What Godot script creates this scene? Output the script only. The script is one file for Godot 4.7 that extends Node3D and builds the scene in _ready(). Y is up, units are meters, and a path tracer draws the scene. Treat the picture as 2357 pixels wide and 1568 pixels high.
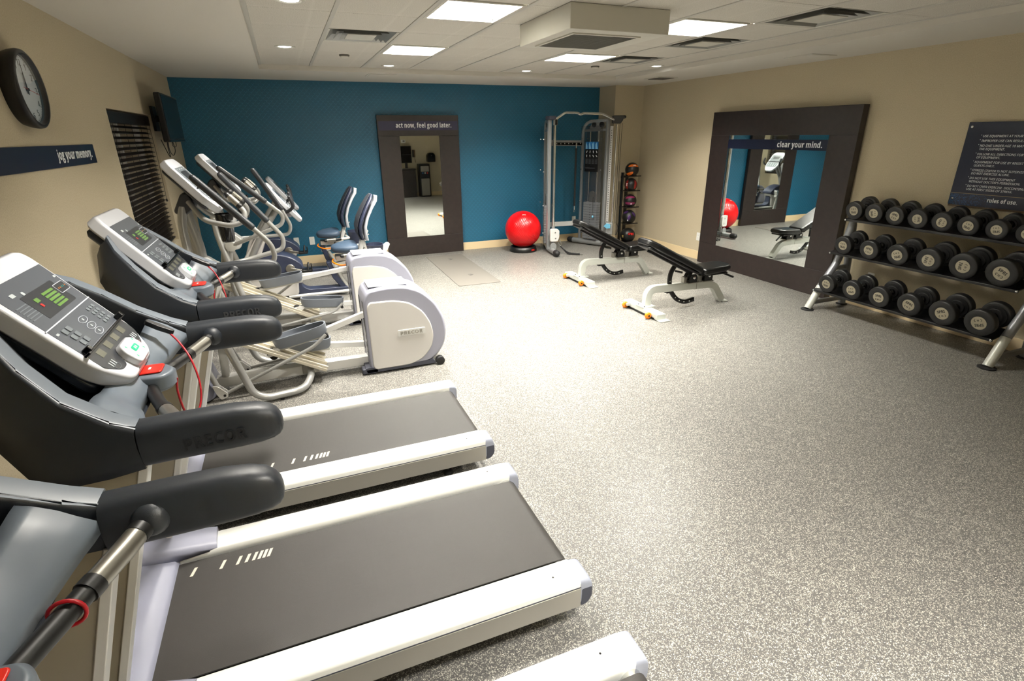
extends Node3D
# A hotel fitness room. x runs along the blue wall, y up, z towards the camera's end of the room; metres.

const XL := -1.18
const XR := 5.49
const ZB := -8.35
const ZF := 0.40
const YS := 2.455
const YG := 2.505
const COLS := [-0.10, 0.44, 1.01, 1.57, 2.14, 2.75, 3.40, 4.02, 4.50]
const ROWS := [-7.15, -6.53, -5.93, -5.33, -4.73, -4.13, -3.53, -2.93, -2.33, -1.73, -1.13, -0.53, 0.10]
const TROFFER_ENERGY := 22.0
const DOWNLIGHT_ENERGY := 4.0

func _ready() -> void:
	# camera
	var cam := Camera3D.new()
	cam.name = "camera"
	cam.position = Vector3(0, 1.75, 0)
	cam.rotation_degrees = Vector3(-21.1076, -21.9516, -0.6083)
	cam.fov = 65.16
	cam.near = 0.02
	cam.far = 60.0
	add_child(cam)
	# the room is closed: no sky is seen
	var env := Environment.new()
	env.background_mode = Environment.BG_COLOR
	env.background_color = Color(0, 0, 0)
	env.tonemap_mode = Environment.TONE_MAPPER_LINEAR
	env.tonemap_exposure = 1.35
	env.sdfgi_enabled = true
	env.ssao_enabled = true
	env.ssil_enabled = true
	var we := WorldEnvironment.new()
	we.name = "environment"
	we.environment = env
	add_child(we)

	materials()
	room()
	ceiling_fixtures()
	wall_things()
	mirrors()
	treadmills()
	ellipticals()
	bikes()
	cable_tower()
	ball_things()
	benches()
	dumbbells()
	rear_things()
# ---------------------------------------------------------------- geometry library
class Geo:
	var v := PackedVector3Array()
	var n := PackedVector3Array()
	var uv := PackedVector2Array()

	func t3(a: Vector3, b: Vector3, c: Vector3, na: Vector3, nb: Vector3, nc: Vector3, ua := Vector2.ZERO, ub := Vector2.ZERO, uc := Vector2.ZERO) -> void:
		var f := (b - a).cross(c - a)
		if f.length_squared() < 1e-18:
			return
		if f.dot(na + nb + nc) > 0.0:
			v.append(a); v.append(c); v.append(b)
			n.append(na); n.append(nc); n.append(nb)
			uv.append(ua); uv.append(uc); uv.append(ub)
		else:
			v.append(a); v.append(b); v.append(c)
			n.append(na); n.append(nb); n.append(nc)
			uv.append(ua); uv.append(ub); uv.append(uc)

	func q4(a: Vector3, b: Vector3, c: Vector3, d: Vector3, na: Vector3, nb: Vector3, nc: Vector3, nd: Vector3) -> void:
		t3(a, b, c, na, nb, nc, Vector2(0, 1), Vector2(1, 1), Vector2(1, 0))
		t3(a, c, d, na, nc, nd, Vector2(0, 1), Vector2(1, 0), Vector2(0, 0))

	func flat(a: Vector3, b: Vector3, c: Vector3, d: Vector3, nn: Vector3) -> void:
		q4(a, b, c, d, nn, nn, nn, nn)

	func box(c: Vector3, s: Vector3, bev := 0.0, B := Basis()) -> Geo:
		var h := s * 0.5
		var e: float = minf(bev, minf(h.x, minf(h.y, h.z)) * 0.99)
		var P := func(k: int, sg: Vector3) -> Vector3:
			var p := Vector3(h.x - e, h.y - e, h.z - e)
			p[k] = h[k]
			return c + B * (p * sg)
		for k in 3:
			var l := (k + 1) % 3
			var m := (k + 2) % 3
			for sk in [-1.0, 1.0]:
				var nk := Vector3.ZERO
				nk[k] = sk
				var q := []
				for st in [[-1.0, -1.0], [1.0, -1.0], [1.0, 1.0], [-1.0, 1.0]]:
					var sg := Vector3.ZERO
					sg[k] = sk; sg[l] = st[0]; sg[m] = st[1]
					q.append(P.call(k, sg))
				flat(q[0], q[1], q[2], q[3], B * nk)
				if e > 0.0:
					for sl in [-1.0, 1.0]:
						var nl := Vector3.ZERO
						nl[l] = sl
						var s0 := Vector3.ZERO
						s0[k] = sk; s0[l] = sl; s0[m] = -1.0
						var s1 := s0
						s1[m] = 1.0
						q4(P.call(k, s0), P.call(k, s1), P.call(l, s1), P.call(l, s0), B * nk, B * nk, B * nl, B * nl)
		if e > 0.0:
			for sx in [-1.0, 1.0]:
				for sy in [-1.0, 1.0]:
					for sz in [-1.0, 1.0]:
						var sg := Vector3(sx, sy, sz)
						t3(P.call(0, sg), P.call(1, sg), P.call(2, sg), B * Vector3(sx, 0, 0), B * Vector3(0, sy, 0), B * Vector3(0, 0, sz))
		return self

	# a bar of rectangular section from a to b; up gives the direction of its height
	func bar(a: Vector3, b: Vector3, w: float, h: float, bev := 0.0, up := Vector3.UP) -> Geo:
		var d := (b - a).normalized()
		var side := d.cross(up).normalized()
		var u := side.cross(d).normalized()
		return box((a + b) * 0.5, Vector3((b - a).length(), h, w), bev, Basis(d, u, side))

	func ring(c: Vector3, ax: Vector3, ay: Vector3, rx: float, ry: float, k := 20, ex := 1.0) -> PackedVector3Array:
		var o := PackedVector3Array()
		for i in k:
			var a := TAU * i / k
			var x := cos(a)
			var y := sin(a)
			x = signf(x) * pow(absf(x), ex)
			y = signf(y) * pow(absf(y), ex)
			o.append(c + ax * x * rx + ay * y * ry)
		return o

	# rings of equal length, closed around; smooth
	func loft(R: Array, cap0 := true, cap1 := true) -> Geo:
		var m: int = R.size()
		var k: int = R[0].size()
		var cen := []
		for i in m:
			var s := Vector3.ZERO
			for p in R[i]:
				s += p
			cen.append(s / k)
		var N := []
		for i in m:
			var row := PackedVector3Array()
			for j in k:
				var a: Vector3 = R[maxi(i - 1, 0)][j]
				var b: Vector3 = R[mini(i + 1, m - 1)][j]
				var c: Vector3 = R[i][(j + k - 1) % k]
				var d: Vector3 = R[i][(j + 1) % k]
				var x := (b - a).cross(d - c)
				if x.length_squared() < 1e-20:
					x = R[i][j] - cen[i]
				x = x.normalized()
				row.append(x)
			N.append(row)
		# one sign for the whole surface
		var tot := 0.0
		for i in m:
			for j in k:
				tot += N[i][j].dot(R[i][j] - cen[i])
		if tot < 0.0:
			for i in m:
				for j in k:
					N[i][j] = -N[i][j]
		for i in m - 1:
			for j in k:
				var j2 := (j + 1) % k
				q4(R[i][j], R[i][j2], R[i + 1][j2], R[i + 1][j], N[i][j], N[i][j2], N[i + 1][j2], N[i + 1][j])
		for e in 2:
			if (e == 0 and not cap0) or (e == 1 and not cap1):
				continue
			var i: int = 0 if e == 0 else m - 1
			var o: int = 1 if e == 0 else m - 2
			var nn: Vector3 = (cen[i] - cen[o]).normalized()
			for j in k:
				t3(cen[i], R[i][j], R[i][(j + 1) % k], nn, nn, nn)
		return self

	# a round bar along a path; r one radius or one for each point; caps 0 open, 1 flat, 2 round
	func tube(path: Array, r, seg := 12, caps := 1, closed := false) -> Geo:
		var P := PackedVector3Array()
		var rr := PackedFloat32Array()
		for i in path.size():
			if P.size() > 0 and P[P.size() - 1].distance_to(path[i]) < 1e-5:
				continue
			P.append(path[i])
			rr.append(r[i] if r is Array else r)
		var m := P.size()
		var tans := []
		for i in m:
			var a := P[(i + m - 1) % m] if closed else P[maxi(i - 1, 0)]
			var b := P[(i + 1) % m] if closed else P[mini(i + 1, m - 1)]
			var t := (b - a).normalized()
			if i > 0 and i < m - 1 or closed:
				var t0 := (P[i] - a).normalized()
				var t1 := (b - P[i]).normalized()
				t = (t0 + t1).normalized()
			tans.append(t)
		var u: Vector3 = tans[0].cross(Vector3.UP)
		if u.length() < 0.1:
			u = tans[0].cross(Vector3.RIGHT)
		u = u.normalized()
		var rows := []
		var nrm := []
		for i in m:
			var t: Vector3 = tans[i]
			u = (u - t * u.dot(t)).normalized()
			var w := t.cross(u)
			var row := PackedVector3Array()
			var nr := PackedVector3Array()
			for j in seg:
				var a := TAU * j / seg
				var dd := u * cos(a) + w * sin(a)
				row.append(P[i] + dd * rr[i])
				nr.append(dd)
			rows.append(row)
			nrm.append(nr)
		var last := m if closed else m - 1
		for i in last:
			var i2 := (i + 1) % m
			for j in seg:
				var j2 := (j + 1) % seg
				q4(rows[i][j], rows[i][j2], rows[i2][j2], rows[i2][j], nrm[i][j], nrm[i][j2], nrm[i2][j2], nrm[i2][j])
		if not closed and caps > 0:
			for e in 2:
				var i: int = 0 if e == 0 else m - 1
				var t: Vector3 = -tans[0] if e == 0 else tans[m - 1]
				if caps == 1:
					for j in seg:
						t3(P[i], rows[i][j], rows[i][(j + 1) % seg], t, t, t)
				else:
					var prev = rows[i]
					var pn = nrm[i]
					for s in range(1, 4):
						var f := s * PI / 6.0
						var cur := PackedVector3Array()
						var cn := PackedVector3Array()
						for j in seg:
							var d2: Vector3 = (nrm[i][j] * cos(f) + t * sin(f)).normalized()
							cur.append(P[i] + d2 * rr[i])
							cn.append(d2)
						for j in seg:
							var j2 := (j + 1) % seg
							q4(prev[j], prev[j2], cur[j2], cur[j], pn[j], pn[j2], cn[j2], cn[j])
						prev = cur
						pn = cn
		return self

	# profile of (radius, height) turned about T's y axis
	func lathe(prof: Array, seg := 24, T := Transform3D(), sharp := 0.6) -> Geo:
		var m := prof.size()
		var en := []
		for i in m - 1:
			var d: Vector2 = prof[i + 1] - prof[i]
			en.append(Vector2(d.y, -d.x).normalized())
		var A := []
		var Bn := []
		for i in m:
			var n0: Vector2 = en[maxi(i - 1, 0)]
			var n1: Vector2 = en[mini(i, m - 2)]
			if n0.dot(n1) > sharp:
				var s := (n0 + n1).normalized()
				n0 = s
				n1 = s
			A.append(n0)
			Bn.append(n1)
		for i in m - 1:
			for j in seg:
				var a0 := TAU * j / seg
				var a1 := TAU * (j + 1) / seg
				var d0 := Vector3(cos(a0), 0, sin(a0))
				var d1 := Vector3(cos(a1), 0, sin(a1))
				var p0: Vector2 = prof[i]
				var p1: Vector2 = prof[i + 1]
				var n0: Vector2 = Bn[i]
				var n1: Vector2 = A[i + 1]
				q4(T * (d0 * p0.x + Vector3.UP * p0.y), T * (d1 * p0.x + Vector3.UP * p0.y), T * (d1 * p1.x + Vector3.UP * p1.y), T * (d0 * p1.x + Vector3.UP * p1.y),
					T.basis * (d0 * n0.x + Vector3.UP * n0.y), T.basis * (d1 * n0.x + Vector3.UP * n0.y), T.basis * (d1 * n1.x + Vector3.UP * n1.y), T.basis * (d0 * n1.x + Vector3.UP * n1.y))
		return self

	# polygon in T's xy plane drawn out from z0 to z1, edges rounded by bev
	func prism(poly: Array, z0: float, z1: float, T := Transform3D(), bev := 0.0, smooth := 0.75) -> Geo:
		var p := PackedVector2Array(poly)
		var area := 0.0
		for i in p.size():
			area += p[i].cross(p[(i + 1) % p.size()])
		if area < 0.0:
			p.reverse()
		var k := p.size()
		var en := []
		for i in k:
			var d := (p[(i + 1) % k] - p[i]).normalized()
			en.append(Vector2(d.y, -d.x))
		var na := []
		var nb := []
		var ins := PackedVector2Array()
		var off := PackedVector2Array()
		for i in k:
			var e0: Vector2 = en[(i + k - 1) % k]
			var e1: Vector2 = en[i]
			var mid := (e0 + e1).normalized()
			off.append(mid / maxf(0.35, mid.dot(e1)))
			if e0.dot(e1) > smooth:
				na.append(mid); nb.append(mid)
			else:
				na.append(e0); nb.append(e1)
		# shrink the ends; a rounding that would fold the outline over is made smaller
		var tri := PackedInt32Array()
		for step in 8:
			ins = PackedVector2Array()
			var folded := false
			for i in k:
				ins.append(p[i] - off[i] * bev)
			for i in k:
				var j := (i + 1) % k
				if (ins[j] - ins[i]).dot(p[j] - p[i]) < 0.0 and p[i].distance_to(p[j]) > 0.012:
					folded = true
			tri = PackedInt32Array() if folded else Geometry2D.triangulate_polygon(ins)
			if not tri.is_empty():
				break
			bev *= 0.6
		var zs := [z0, z1] if z1 > z0 else [z1, z0]
		for e in 2:
			var z: float = zs[e]
			var nn := T.basis * Vector3(0, 0, -1.0 if e == 0 else 1.0)
			for i in range(0, tri.size(), 3):
				var a := ins[tri[i]]
				var b := ins[tri[i + 1]]
				var c := ins[tri[i + 2]]
				t3(T * Vector3(a.x, a.y, z), T * Vector3(b.x, b.y, z), T * Vector3(c.x, c.y, z), nn, nn, nn, a, b, c)
			if bev > 0.0:
				var zb: float = z + (bev if e == 0 else -bev)
				for i in k:
					var j := (i + 1) % k
					q4(T * Vector3(p[i].x, p[i].y, zb), T * Vector3(p[j].x, p[j].y, zb), T * Vector3(ins[j].x, ins[j].y, z), T * Vector3(ins[i].x, ins[i].y, z),
						T.basis * Vector3(nb[i].x, nb[i].y, 0), T.basis * Vector3(na[j].x, na[j].y, 0), nn, nn)
		for i in k:
			var j := (i + 1) % k
			var n0 := T.basis * Vector3(nb[i].x, nb[i].y, 0)
			var n1 := T.basis * Vector3(na[j].x, na[j].y, 0)
			q4(T * Vector3(p[i].x, p[i].y, zs[0] + bev), T * Vector3(p[j].x, p[j].y, zs[0] + bev), T * Vector3(p[j].x, p[j].y, zs[1] - bev), T * Vector3(p[i].x, p[i].y, zs[1] - bev), n0, n1, n1, n0)
		return self

	func ball(c: Vector3, r: Vector3, k := 24, B := Basis()) -> Geo:
		var h := k / 2
		for i in h:
			for j in k:
				var q := []
				var nn := []
				for st in [[i, j], [i, j + 1], [i + 1, j + 1], [i + 1, j]]:
					var a: float = PI * st[0] / h
					var b: float = TAU * st[1] / k
					var d := Vector3(sin(a) * cos(b), cos(a), sin(a) * sin(b))
					q.append(c + B * (d * r))
					nn.append(B * (d / r).normalized())
				q4(q[0], q[1], q[2], q[3], nn[0], nn[1], nn[2], nn[3])
		return self

	func disc(c: Vector3, nn: Vector3, r: float, k := 24) -> Geo:
		var u := nn.cross(Vector3.UP)
		if u.length() < 0.1:
			u = nn.cross(Vector3.RIGHT)
		u = u.normalized()
		var w := nn.cross(u)
		for j in k:
			var a := TAU * j / k
			var b := TAU * (j + 1) / k
			t3(c, c + (u * cos(a) + w * sin(a)) * r, c + (u * cos(b) + w * sin(b)) * r, nn, nn, nn)
		return self

	# a cylinder between two points with slightly rounded rims
	func rod(a: Vector3, b: Vector3, r: float, seg := 16, bev := 0.0) -> Geo:
		var d := b - a
		var L := d.length()
		var y := d.normalized()
		var x := y.cross(Vector3.RIGHT)
		if x.length() < 0.1:
			x = y.cross(Vector3.FORWARD)
		x = x.normalized()
		var T := Transform3D(Basis(x, y, x.cross(y)), a)
		var pr := [Vector2(0, 0), Vector2(r, 0), Vector2(r, L), Vector2(0, L)]
		if bev > 0.0:
			pr = [Vector2(0, 0), Vector2(r - bev, 0), Vector2(r - bev * 0.3, bev * 0.3), Vector2(r, bev), Vector2(r, L - bev), Vector2(r - bev * 0.3, L - bev * 0.3), Vector2(r - bev, L), Vector2(0, L)]
		return lathe(pr, seg, T)

	func mesh() -> ArrayMesh:
		var a := []
		a.resize(Mesh.ARRAY_MAX)
		a[Mesh.ARRAY_VERTEX] = v
		a[Mesh.ARRAY_NORMAL] = n
		a[Mesh.ARRAY_TEX_UV] = uv
		var m := ArrayMesh.new()
		m.add_surface_from_arrays(Mesh.PRIMITIVE_TRIANGLES, a)
		return m


func V(x: float, y: float, z: float) -> Vector3:
	return Vector3(x, y, z)

func W(x: float, y: float) -> Vector2:
	return Vector2(x, y)

# corners of a polyline turned into arcs
func fillet(P: Array, r: float, k := 6) -> Array:
	var o := [P[0]]
	for i in range(1, P.size() - 1):
		var a: Vector3 = P[i - 1]
		var b: Vector3 = P[i]
		var c: Vector3 = P[i + 1]
		var d0 := (a - b).normalized()
		var d1 := (c - b).normalized()
		var cut: float = minf(r, minf(a.distance_to(b), b.distance_to(c)) * 0.48)
		var p0 := b + d0 * cut
		var p1 := b + d1 * cut
		for s in k + 1:
			var t := float(s) / k
			o.append(p0.lerp(b, t).lerp(b.lerp(p1, t), t))
	o.append(P[P.size() - 1])
	return o

# a smooth curve through the points
func curve(P: Array, k := 6) -> Array:
	var o := []
	var m := P.size()
	for i in m - 1:
		for s in k:
			var t := float(s) / k
			o.append(P[i].cubic_interpolate(P[i + 1], P[maxi(i - 1, 0)], P[mini(i + 2, m - 1)], t))
	o.append(P[m - 1])
	return o

func round_poly(P: Array, r: float, k := 5) -> Array:
	var o := []
	var m := P.size()
	for i in m:
		var a: Vector2 = P[(i + m - 1) % m]
		var b: Vector2 = P[i]
		var c: Vector2 = P[(i + 1) % m]
		var cut: float = minf(r, minf(a.distance_to(b), b.distance_to(c)) * 0.48)
		var p0 := b + (a - b).normalized() * cut
		var p1 := b + (c - b).normalized() * cut
		for s in k + 1:
			var t := float(s) / k
			o.append(p0.lerp(b, t).lerp(b.lerp(p1, t), t))
	return o

func rect(w: float, h: float, r := 0.0, k := 5) -> Array:
	var p := [W(-w / 2, -h / 2), W(w / 2, -h / 2), W(w / 2, h / 2), W(-w / 2, h / 2)]
	return round_poly(p, r, k) if r > 0.0 else p

# T whose z axis is nn and whose y axis is as near to up as it can be
func facing(at: Vector3, nn: Vector3, up := Vector3.UP) -> Transform3D:
	var z := nn.normalized()
	var x := up.cross(z).normalized()
	return Transform3D(Basis(x, z.cross(x), z), at)

# ---------------------------------------------------------------- scene helpers
var used := {}

func numbered(called: String) -> String:
	var k: int = used.get(called, 0)
	used[called] = k + 1
	return called if k == 0 else "%s_%03d" % [called, k]

func tag(o: Node3D, label: String, category: String, group := "") -> Node3D:
	o.set_meta("label", label)
	o.set_meta("category", category)
	if group:
		o.set_meta("group", group)
	return o

func thing(called: String, label: String, category: String, at := Vector3.ZERO, turn := 0.0, group := "") -> Node3D:
	var o := Node3D.new()
	o.name = numbered(called)
	add_child(o)
	o.position = at
	o.rotation.y = turn
	return tag(o, label, category, group)

func part(parent: Node3D, called: String, g, m: Material, T := Transform3D()) -> MeshInstance3D:
	var o := MeshInstance3D.new()
	o.name = called if parent != self else numbered(called)
	o.mesh = g.mesh() if g is Geo else g
	o.material_override = m
	o.transform = T
	parent.add_child(o, true)
	return o

func struct(called: String, g, m: Material, label := "") -> MeshInstance3D:
	var o := part(self, called, g, m)
	o.set_meta("kind", "structure")
	if label:
		o.set_meta("label", label)
	return o

func dup(o: Node3D, at: Vector3, label := "", turn := 0.0) -> Node3D:
	var c: Node3D = o.duplicate()
	var base := String(o.name)
	c.name = numbered(base)
	add_child(c)
	c.position = at
	c.rotation.y = turn
	if label:
		c.set_meta("label", label)
	return c

var font_bold: SystemFont
var font_plain: SystemFont

# lettering of given width (0: from height), its centre at T's origin, facing T's z
func lettering(parent: Node3D, s: String, width: float, height: float, T: Transform3D, m: Material, bold := true, depth := 0.001, called := "lettering") -> MeshInstance3D:
	var t := TextMesh.new()
	t.font = font_bold if bold else font_plain
	t.text = s
	t.font_size = 48
	t.pixel_size = 0.01
	t.depth = 0.0001
	t.curve_step = 1.0
	var b := t.get_aabb()
	var sx: float = width / b.size.x if width > 0.0 else height / b.size.y
	var sy: float = height / b.size.y if height > 0.0 else sx
	var sz: float = depth / maxf(b.size.z, 0.0001)
	var S := Transform3D(Basis.from_scale(V(sx, sy, sz)), -b.get_center() * V(sx, sy, sz))
	return part(parent, called, t, m, T * S)
# ---------------------------------------------------------------- materials
var M := {}

func mk(called: String, c: Color, rough: float, metal := 0.0, spec := 0.5) -> StandardMaterial3D:
	var m := StandardMaterial3D.new()
	m.resource_name = called
	m.albedo_color = c
	m.roughness = rough
	m.metallic = metal
	m.metallic_specular = spec
	M[called] = m
	return m

func noise_tex(size: int, freq: float, sd: int, ramp: Array, normal := false, bump := 4.0, type := FastNoiseLite.TYPE_SIMPLEX_SMOOTH, oct := 3) -> NoiseTexture2D:
	var f := FastNoiseLite.new()
	f.noise_type = type
	f.frequency = freq
	f.seed = sd
	f.fractal_octaves = oct
	var t := NoiseTexture2D.new()
	t.width = size
	t.height = size
	t.seamless = true
	t.noise = f
	if normal:
		t.as_normal_map = true
		t.bump_strength = bump
	if ramp.size():
		var g := Gradient.new()
		var offs := PackedFloat32Array()
		var cols := PackedColorArray()
		for r in ramp:
			offs.append(r[0])
			cols.append(r[1])
		g.offsets = offs
		g.colors = cols
		t.color_ramp = g
	return t

func grey(x: float) -> Color:
	return Color(x, x, x)

# flecked rubber: small chips of several greys in a dark ground
func floor_texture() -> ImageTexture:
	var S := 1024
	var rng := RandomNumberGenerator.new()
	rng.seed = 71
	var d := PackedByteArray()
	d.resize(S * S * 3)
	for i in S * S:
		var b := 84 + rng.randi_range(-9, 9)
		d[i * 3] = b
		d[i * 3 + 1] = b - 1
		d[i * 3 + 2] = b - 3
	var tones := [[196, 192, 180], [178, 174, 162], [160, 156, 147], [208, 204, 192], [136, 132, 124], [62, 61, 60], [104, 101, 96]]
	for c in 52000:
		var t: Array = tones[rng.randi() % 7]
		var cx := rng.randi() % S
		var cy := rng.randi() % S
		var rx := rng.randf_range(1.3, 3.4)
		var ry := rng.randf_range(1.1, 2.3)
		var an := rng.randf() * PI
		var ca := cos(an)
		var sa := sin(an)
		var sh := rng.randf_range(0.88, 1.05)
		var k := int(ceil(rx))
		var r0 := int(t[0] * sh)
		var r1 := int(t[1] * sh)
		var r2 := int(t[2] * sh)
		for y in range(-k, k + 1):
			for x in range(-k, k + 1):
				if absf(x * ca + y * sa) / rx + absf(-x * sa + y * ca) * 0.9 / ry < 1.0:
					var o := (((cy + y + S) % S) * S + (cx + x + S) % S) * 3
					d[o] = r0
					d[o + 1] = r1
					d[o + 2] = r2
	return ImageTexture.create_from_image(Image.create_from_data(S, S, false, Image.FORMAT_RGB8, d))

# embossed wallpaper: rows of small overlapping scallops; colour and height
func scallop_images() -> Array:
	var S := 256
	var col := Image.create(S, S, false, Image.FORMAT_RGB8)
	var hgt := Image.create(S, S, false, Image.FORMAT_RGBA8)
	for y in S:
		for x in S:
			var best := 0.0
			var edge := 0.0
			# four cells across, eight rows down, each row shifted by half a cell
			var cw := S / 4.0
			var rh := S / 8.0
			for r in range(-1, 3):
				var row := int(floor(y / rh)) - r
				var oy := row * rh
				var off := (cw / 2.0) if posmod(row, 2) == 1 else 0.0
				var fx := fposmod(x - off, cw) - cw / 2.0
				var dist := sqrt(fx * fx + pow(y - oy, 2.0) * 0.9)
				if dist < cw * 0.58:
					best = 1.0 - dist / (cw * 0.58)
					edge = smoothstep(cw * 0.46, cw * 0.54, dist) - smoothstep(cw * 0.54, cw * 0.58, dist)
					break
			var hh := clampf(0.35 + edge * 0.65, 0.0, 1.0)
			hgt.set_pixel(x, y, grey(hh))
			var s := 1.0 + edge * 0.16
			col.set_pixel(x, y, Color(0.11 * s, 0.36 * s, 0.47 * s))
	hgt.bump_map_to_normal_map(3.0)
	return [ImageTexture.create_from_image(col), ImageTexture.create_from_image(hgt)]

func tri(m: StandardMaterial3D, sc: float, world := true) -> StandardMaterial3D:
	m.uv1_triplanar = true
	m.uv1_world_triplanar = world
	m.uv1_scale = Vector3.ONE * sc
	m.uv1_triplanar_sharpness = 8.0
	return m

func materials() -> void:
	font_bold = SystemFont.new()
	font_bold.font_names = PackedStringArray(["Droid Sans"])
	font_bold.font_weight = 700
	font_plain = SystemFont.new()
	font_plain.font_names = PackedStringArray(["Droid Sans"])

	var fl := mk("floor_rubber", Color(1, 1, 1), 0.42, 0.0, 0.5)
	fl.albedo_texture = floor_texture()
	tri(fl, 1.0 / 0.95)

	var wall := mk("wall_beige", Color(1, 1, 1), 0.75, 0.0, 0.35)
	wall.albedo_texture = noise_tex(512, 0.09, 5, [[0.0, Color(0.70, 0.655, 0.555)], [0.5, Color(0.735, 0.69, 0.59)], [1.0, Color(0.765, 0.72, 0.62)]])
	wall.normal_enabled = true
	wall.normal_texture = noise_tex(512, 0.15, 9, [], true, 2.0)
	wall.normal_scale = 0.35
	tri(wall, 1.0 / 0.5)

	var sc := scallop_images()
	var blue := mk("wallpaper_blue", Color(1, 1, 1), 0.42, 0.0, 0.5)
	blue.albedo_texture = sc[0]
	blue.normal_enabled = true
	blue.normal_texture = sc[1]
	blue.normal_scale = 0.5
	tri(blue, 1.0 / 0.26)

	mk("baseboard", Color(0.80, 0.72, 0.57), 0.45)
	var gyp := mk("ceiling_paint", Color(0.80, 0.785, 0.75), 0.85, 0.0, 0.3)
	gyp.normal_enabled = true
	gyp.normal_texture = noise_tex(256, 0.2, 21, [], true, 2.0)
	gyp.normal_scale = 0.15
	tri(gyp, 2.0)
	var tile := mk("ceiling_tile", Color(1, 1, 1), 0.9, 0.0, 0.2)
	tile.albedo_texture = noise_tex(512, 0.22, 33, [[0.0, Color(0.50, 0.48, 0.44)], [0.27, Color(0.62, 0.6, 0.56)], [0.36, Color(0.80, 0.785, 0.75)], [1.0, Color(0.86, 0.845, 0.81)]], false, 4.0, FastNoiseLite.TYPE_SIMPLEX, 2)
	tri(tile, 1.0 / 0.55)
	mk("tbar", Color(0.72, 0.71, 0.68), 0.5)
	mk("espresso", Color(0.105, 0.08, 0.072), 0.42).albedo_texture = null
	var esp: StandardMaterial3D = M["espresso"]
	esp.albedo_color = Color(1, 1, 1)
	esp.albedo_texture = noise_tex(256, 0.03, 15, [[0.0, Color(0.125, 0.098, 0.09)], [1.0, Color(0.165, 0.13, 0.118)]])
	tri(esp, 1.5)
	var mir := mk("mirror_glass", Color(0.93, 0.95, 0.94), 0.015, 1.0)
	mir.metallic_specular = 0.5
	mk("banner_purple", Color(0.16, 0.145, 0.27), 0.35)
	mk("banner_navy", Color(0.045, 0.07, 0.16), 0.35)
	mk("sign_navy", Color(0.02, 0.055, 0.15), 0.3)
	mk("white_print", Color(0.92, 0.93, 0.93), 0.5)
	mk("gold_line", Color(0.55, 0.47, 0.33), 0.4)
	mk("sign_back", Color(0.36, 0.28, 0.18), 0.5)
	mk("blue_print", Color(0.16, 0.36, 0.56), 0.4)

	mk("white_plastic", Color(0.87, 0.87, 0.85), 0.4)
	mk("black_plastic", Color(0.035, 0.036, 0.04), 0.42)
	mk("black_gloss", Color(0.02, 0.02, 0.023), 0.12)
	mk("black_metal", Color(0.03, 0.03, 0.033), 0.35)
	mk("black_rubber", Color(0.07, 0.07, 0.074), 0.62)
	mk("chrome", Color(0.86, 0.86, 0.85), 0.1, 1.0)
	mk("steel_brushed", Color(0.62, 0.61, 0.58), 0.32, 0.9)
	mk("silver_paint", Color(0.73, 0.73, 0.71), 0.34, 0.25)
	mk("silver_light", Color(0.83, 0.83, 0.82), 0.32, 0.15)
	mk("champagne", Color(0.62, 0.59, 0.52), 0.4, 0.35)
	mk("bench_silver", Color(0.78, 0.79, 0.76), 0.33, 0.2)
	mk("tower_silver", Color(0.60, 0.61, 0.61), 0.3, 0.45)
	var tm := mk("treadmill_grey", Color(0.13, 0.148, 0.175), 0.44)
	tm.normal_enabled = true
	tm.normal_texture = noise_tex(256, 0.3, 44, [], true, 3.0)
	tm.normal_scale = 0.2
	tri(tm, 12.0, false)
	mk("treadmill_light", Color(0.38, 0.415, 0.455), 0.42)
	mk("treadmill_pocket", Color(0.10, 0.125, 0.16), 0.4)
	mk("hood_lavender", Color(0.555, 0.565, 0.635), 0.4)
	mk("rail_white", Color(0.90, 0.905, 0.89), 0.36)
	mk("rail_silver", Color(0.70, 0.69, 0.66), 0.35, 0.55)
	mk("cap_grey", Color(0.60, 0.62, 0.68), 0.4)
	mk("cap_dark", Color(0.25, 0.26, 0.31), 0.45)
	var belt := mk("belt", Color(1, 1, 1), 0.5, 0.0, 0.5)
	belt.albedo_texture = noise_tex(512, 0.35, 50, [[0.0, Color(0.125, 0.12, 0.115)], [1.0, Color(0.255, 0.245, 0.235)]])
	belt.normal_enabled = true
	belt.normal_texture = noise_tex(256, 0.4, 51, [], true, 4.0)
	belt.normal_scale = 0.3
	tri(belt, 6.0, false)
	mk("belt_mark", Color(0.80, 0.775, 0.72), 0.6)
	mk("console_white", Color(0.80, 0.81, 0.835), 0.3)
	mk("console_panel", Color(0.30, 0.32, 0.35), 0.35)
	mk("console_panel_dark", Color(0.17, 0.18, 0.20), 0.3)
	mk("panel_line", Color(0.78, 0.80, 0.84), 0.4)
	mk("key_grey", Color(0.42, 0.45, 0.47), 0.4)
	mk("key_print", Color(0.70, 0.73, 0.74), 0.5)
	mk("screen_off", Color(0.36, 0.36, 0.31), 0.3)
	mk("red_button", Color(0.86, 0.16, 0.11), 0.35)
	mk("red_cord", Color(0.62, 0.02, 0.09), 0.4)
	var lcd := mk("screen_green", Color(0.34, 0.48, 0.22), 0.4)
	lcd.emission_enabled = true
	lcd.emission = Color(0.35, 0.62, 0.18)
	lcd.emission_energy_multiplier = 0.12
	var lg := mk("key_light_green", Color(0.12, 0.70, 0.48), 0.4)
	lg.emission_enabled = true
	lg.emission = Color(0.10, 0.70, 0.45)
	lg.emission_energy_multiplier = 0.3
	mk("print_green", Color(0.35, 0.78, 0.60), 0.5)
	mk("led_orange", Color(0.70, 0.42, 0.22), 0.4)
	mk("led_teal", Color(0.20, 0.48, 0.46), 0.4)
	mk("led_yellow", Color(0.85, 0.72, 0.2), 0.4)

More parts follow.
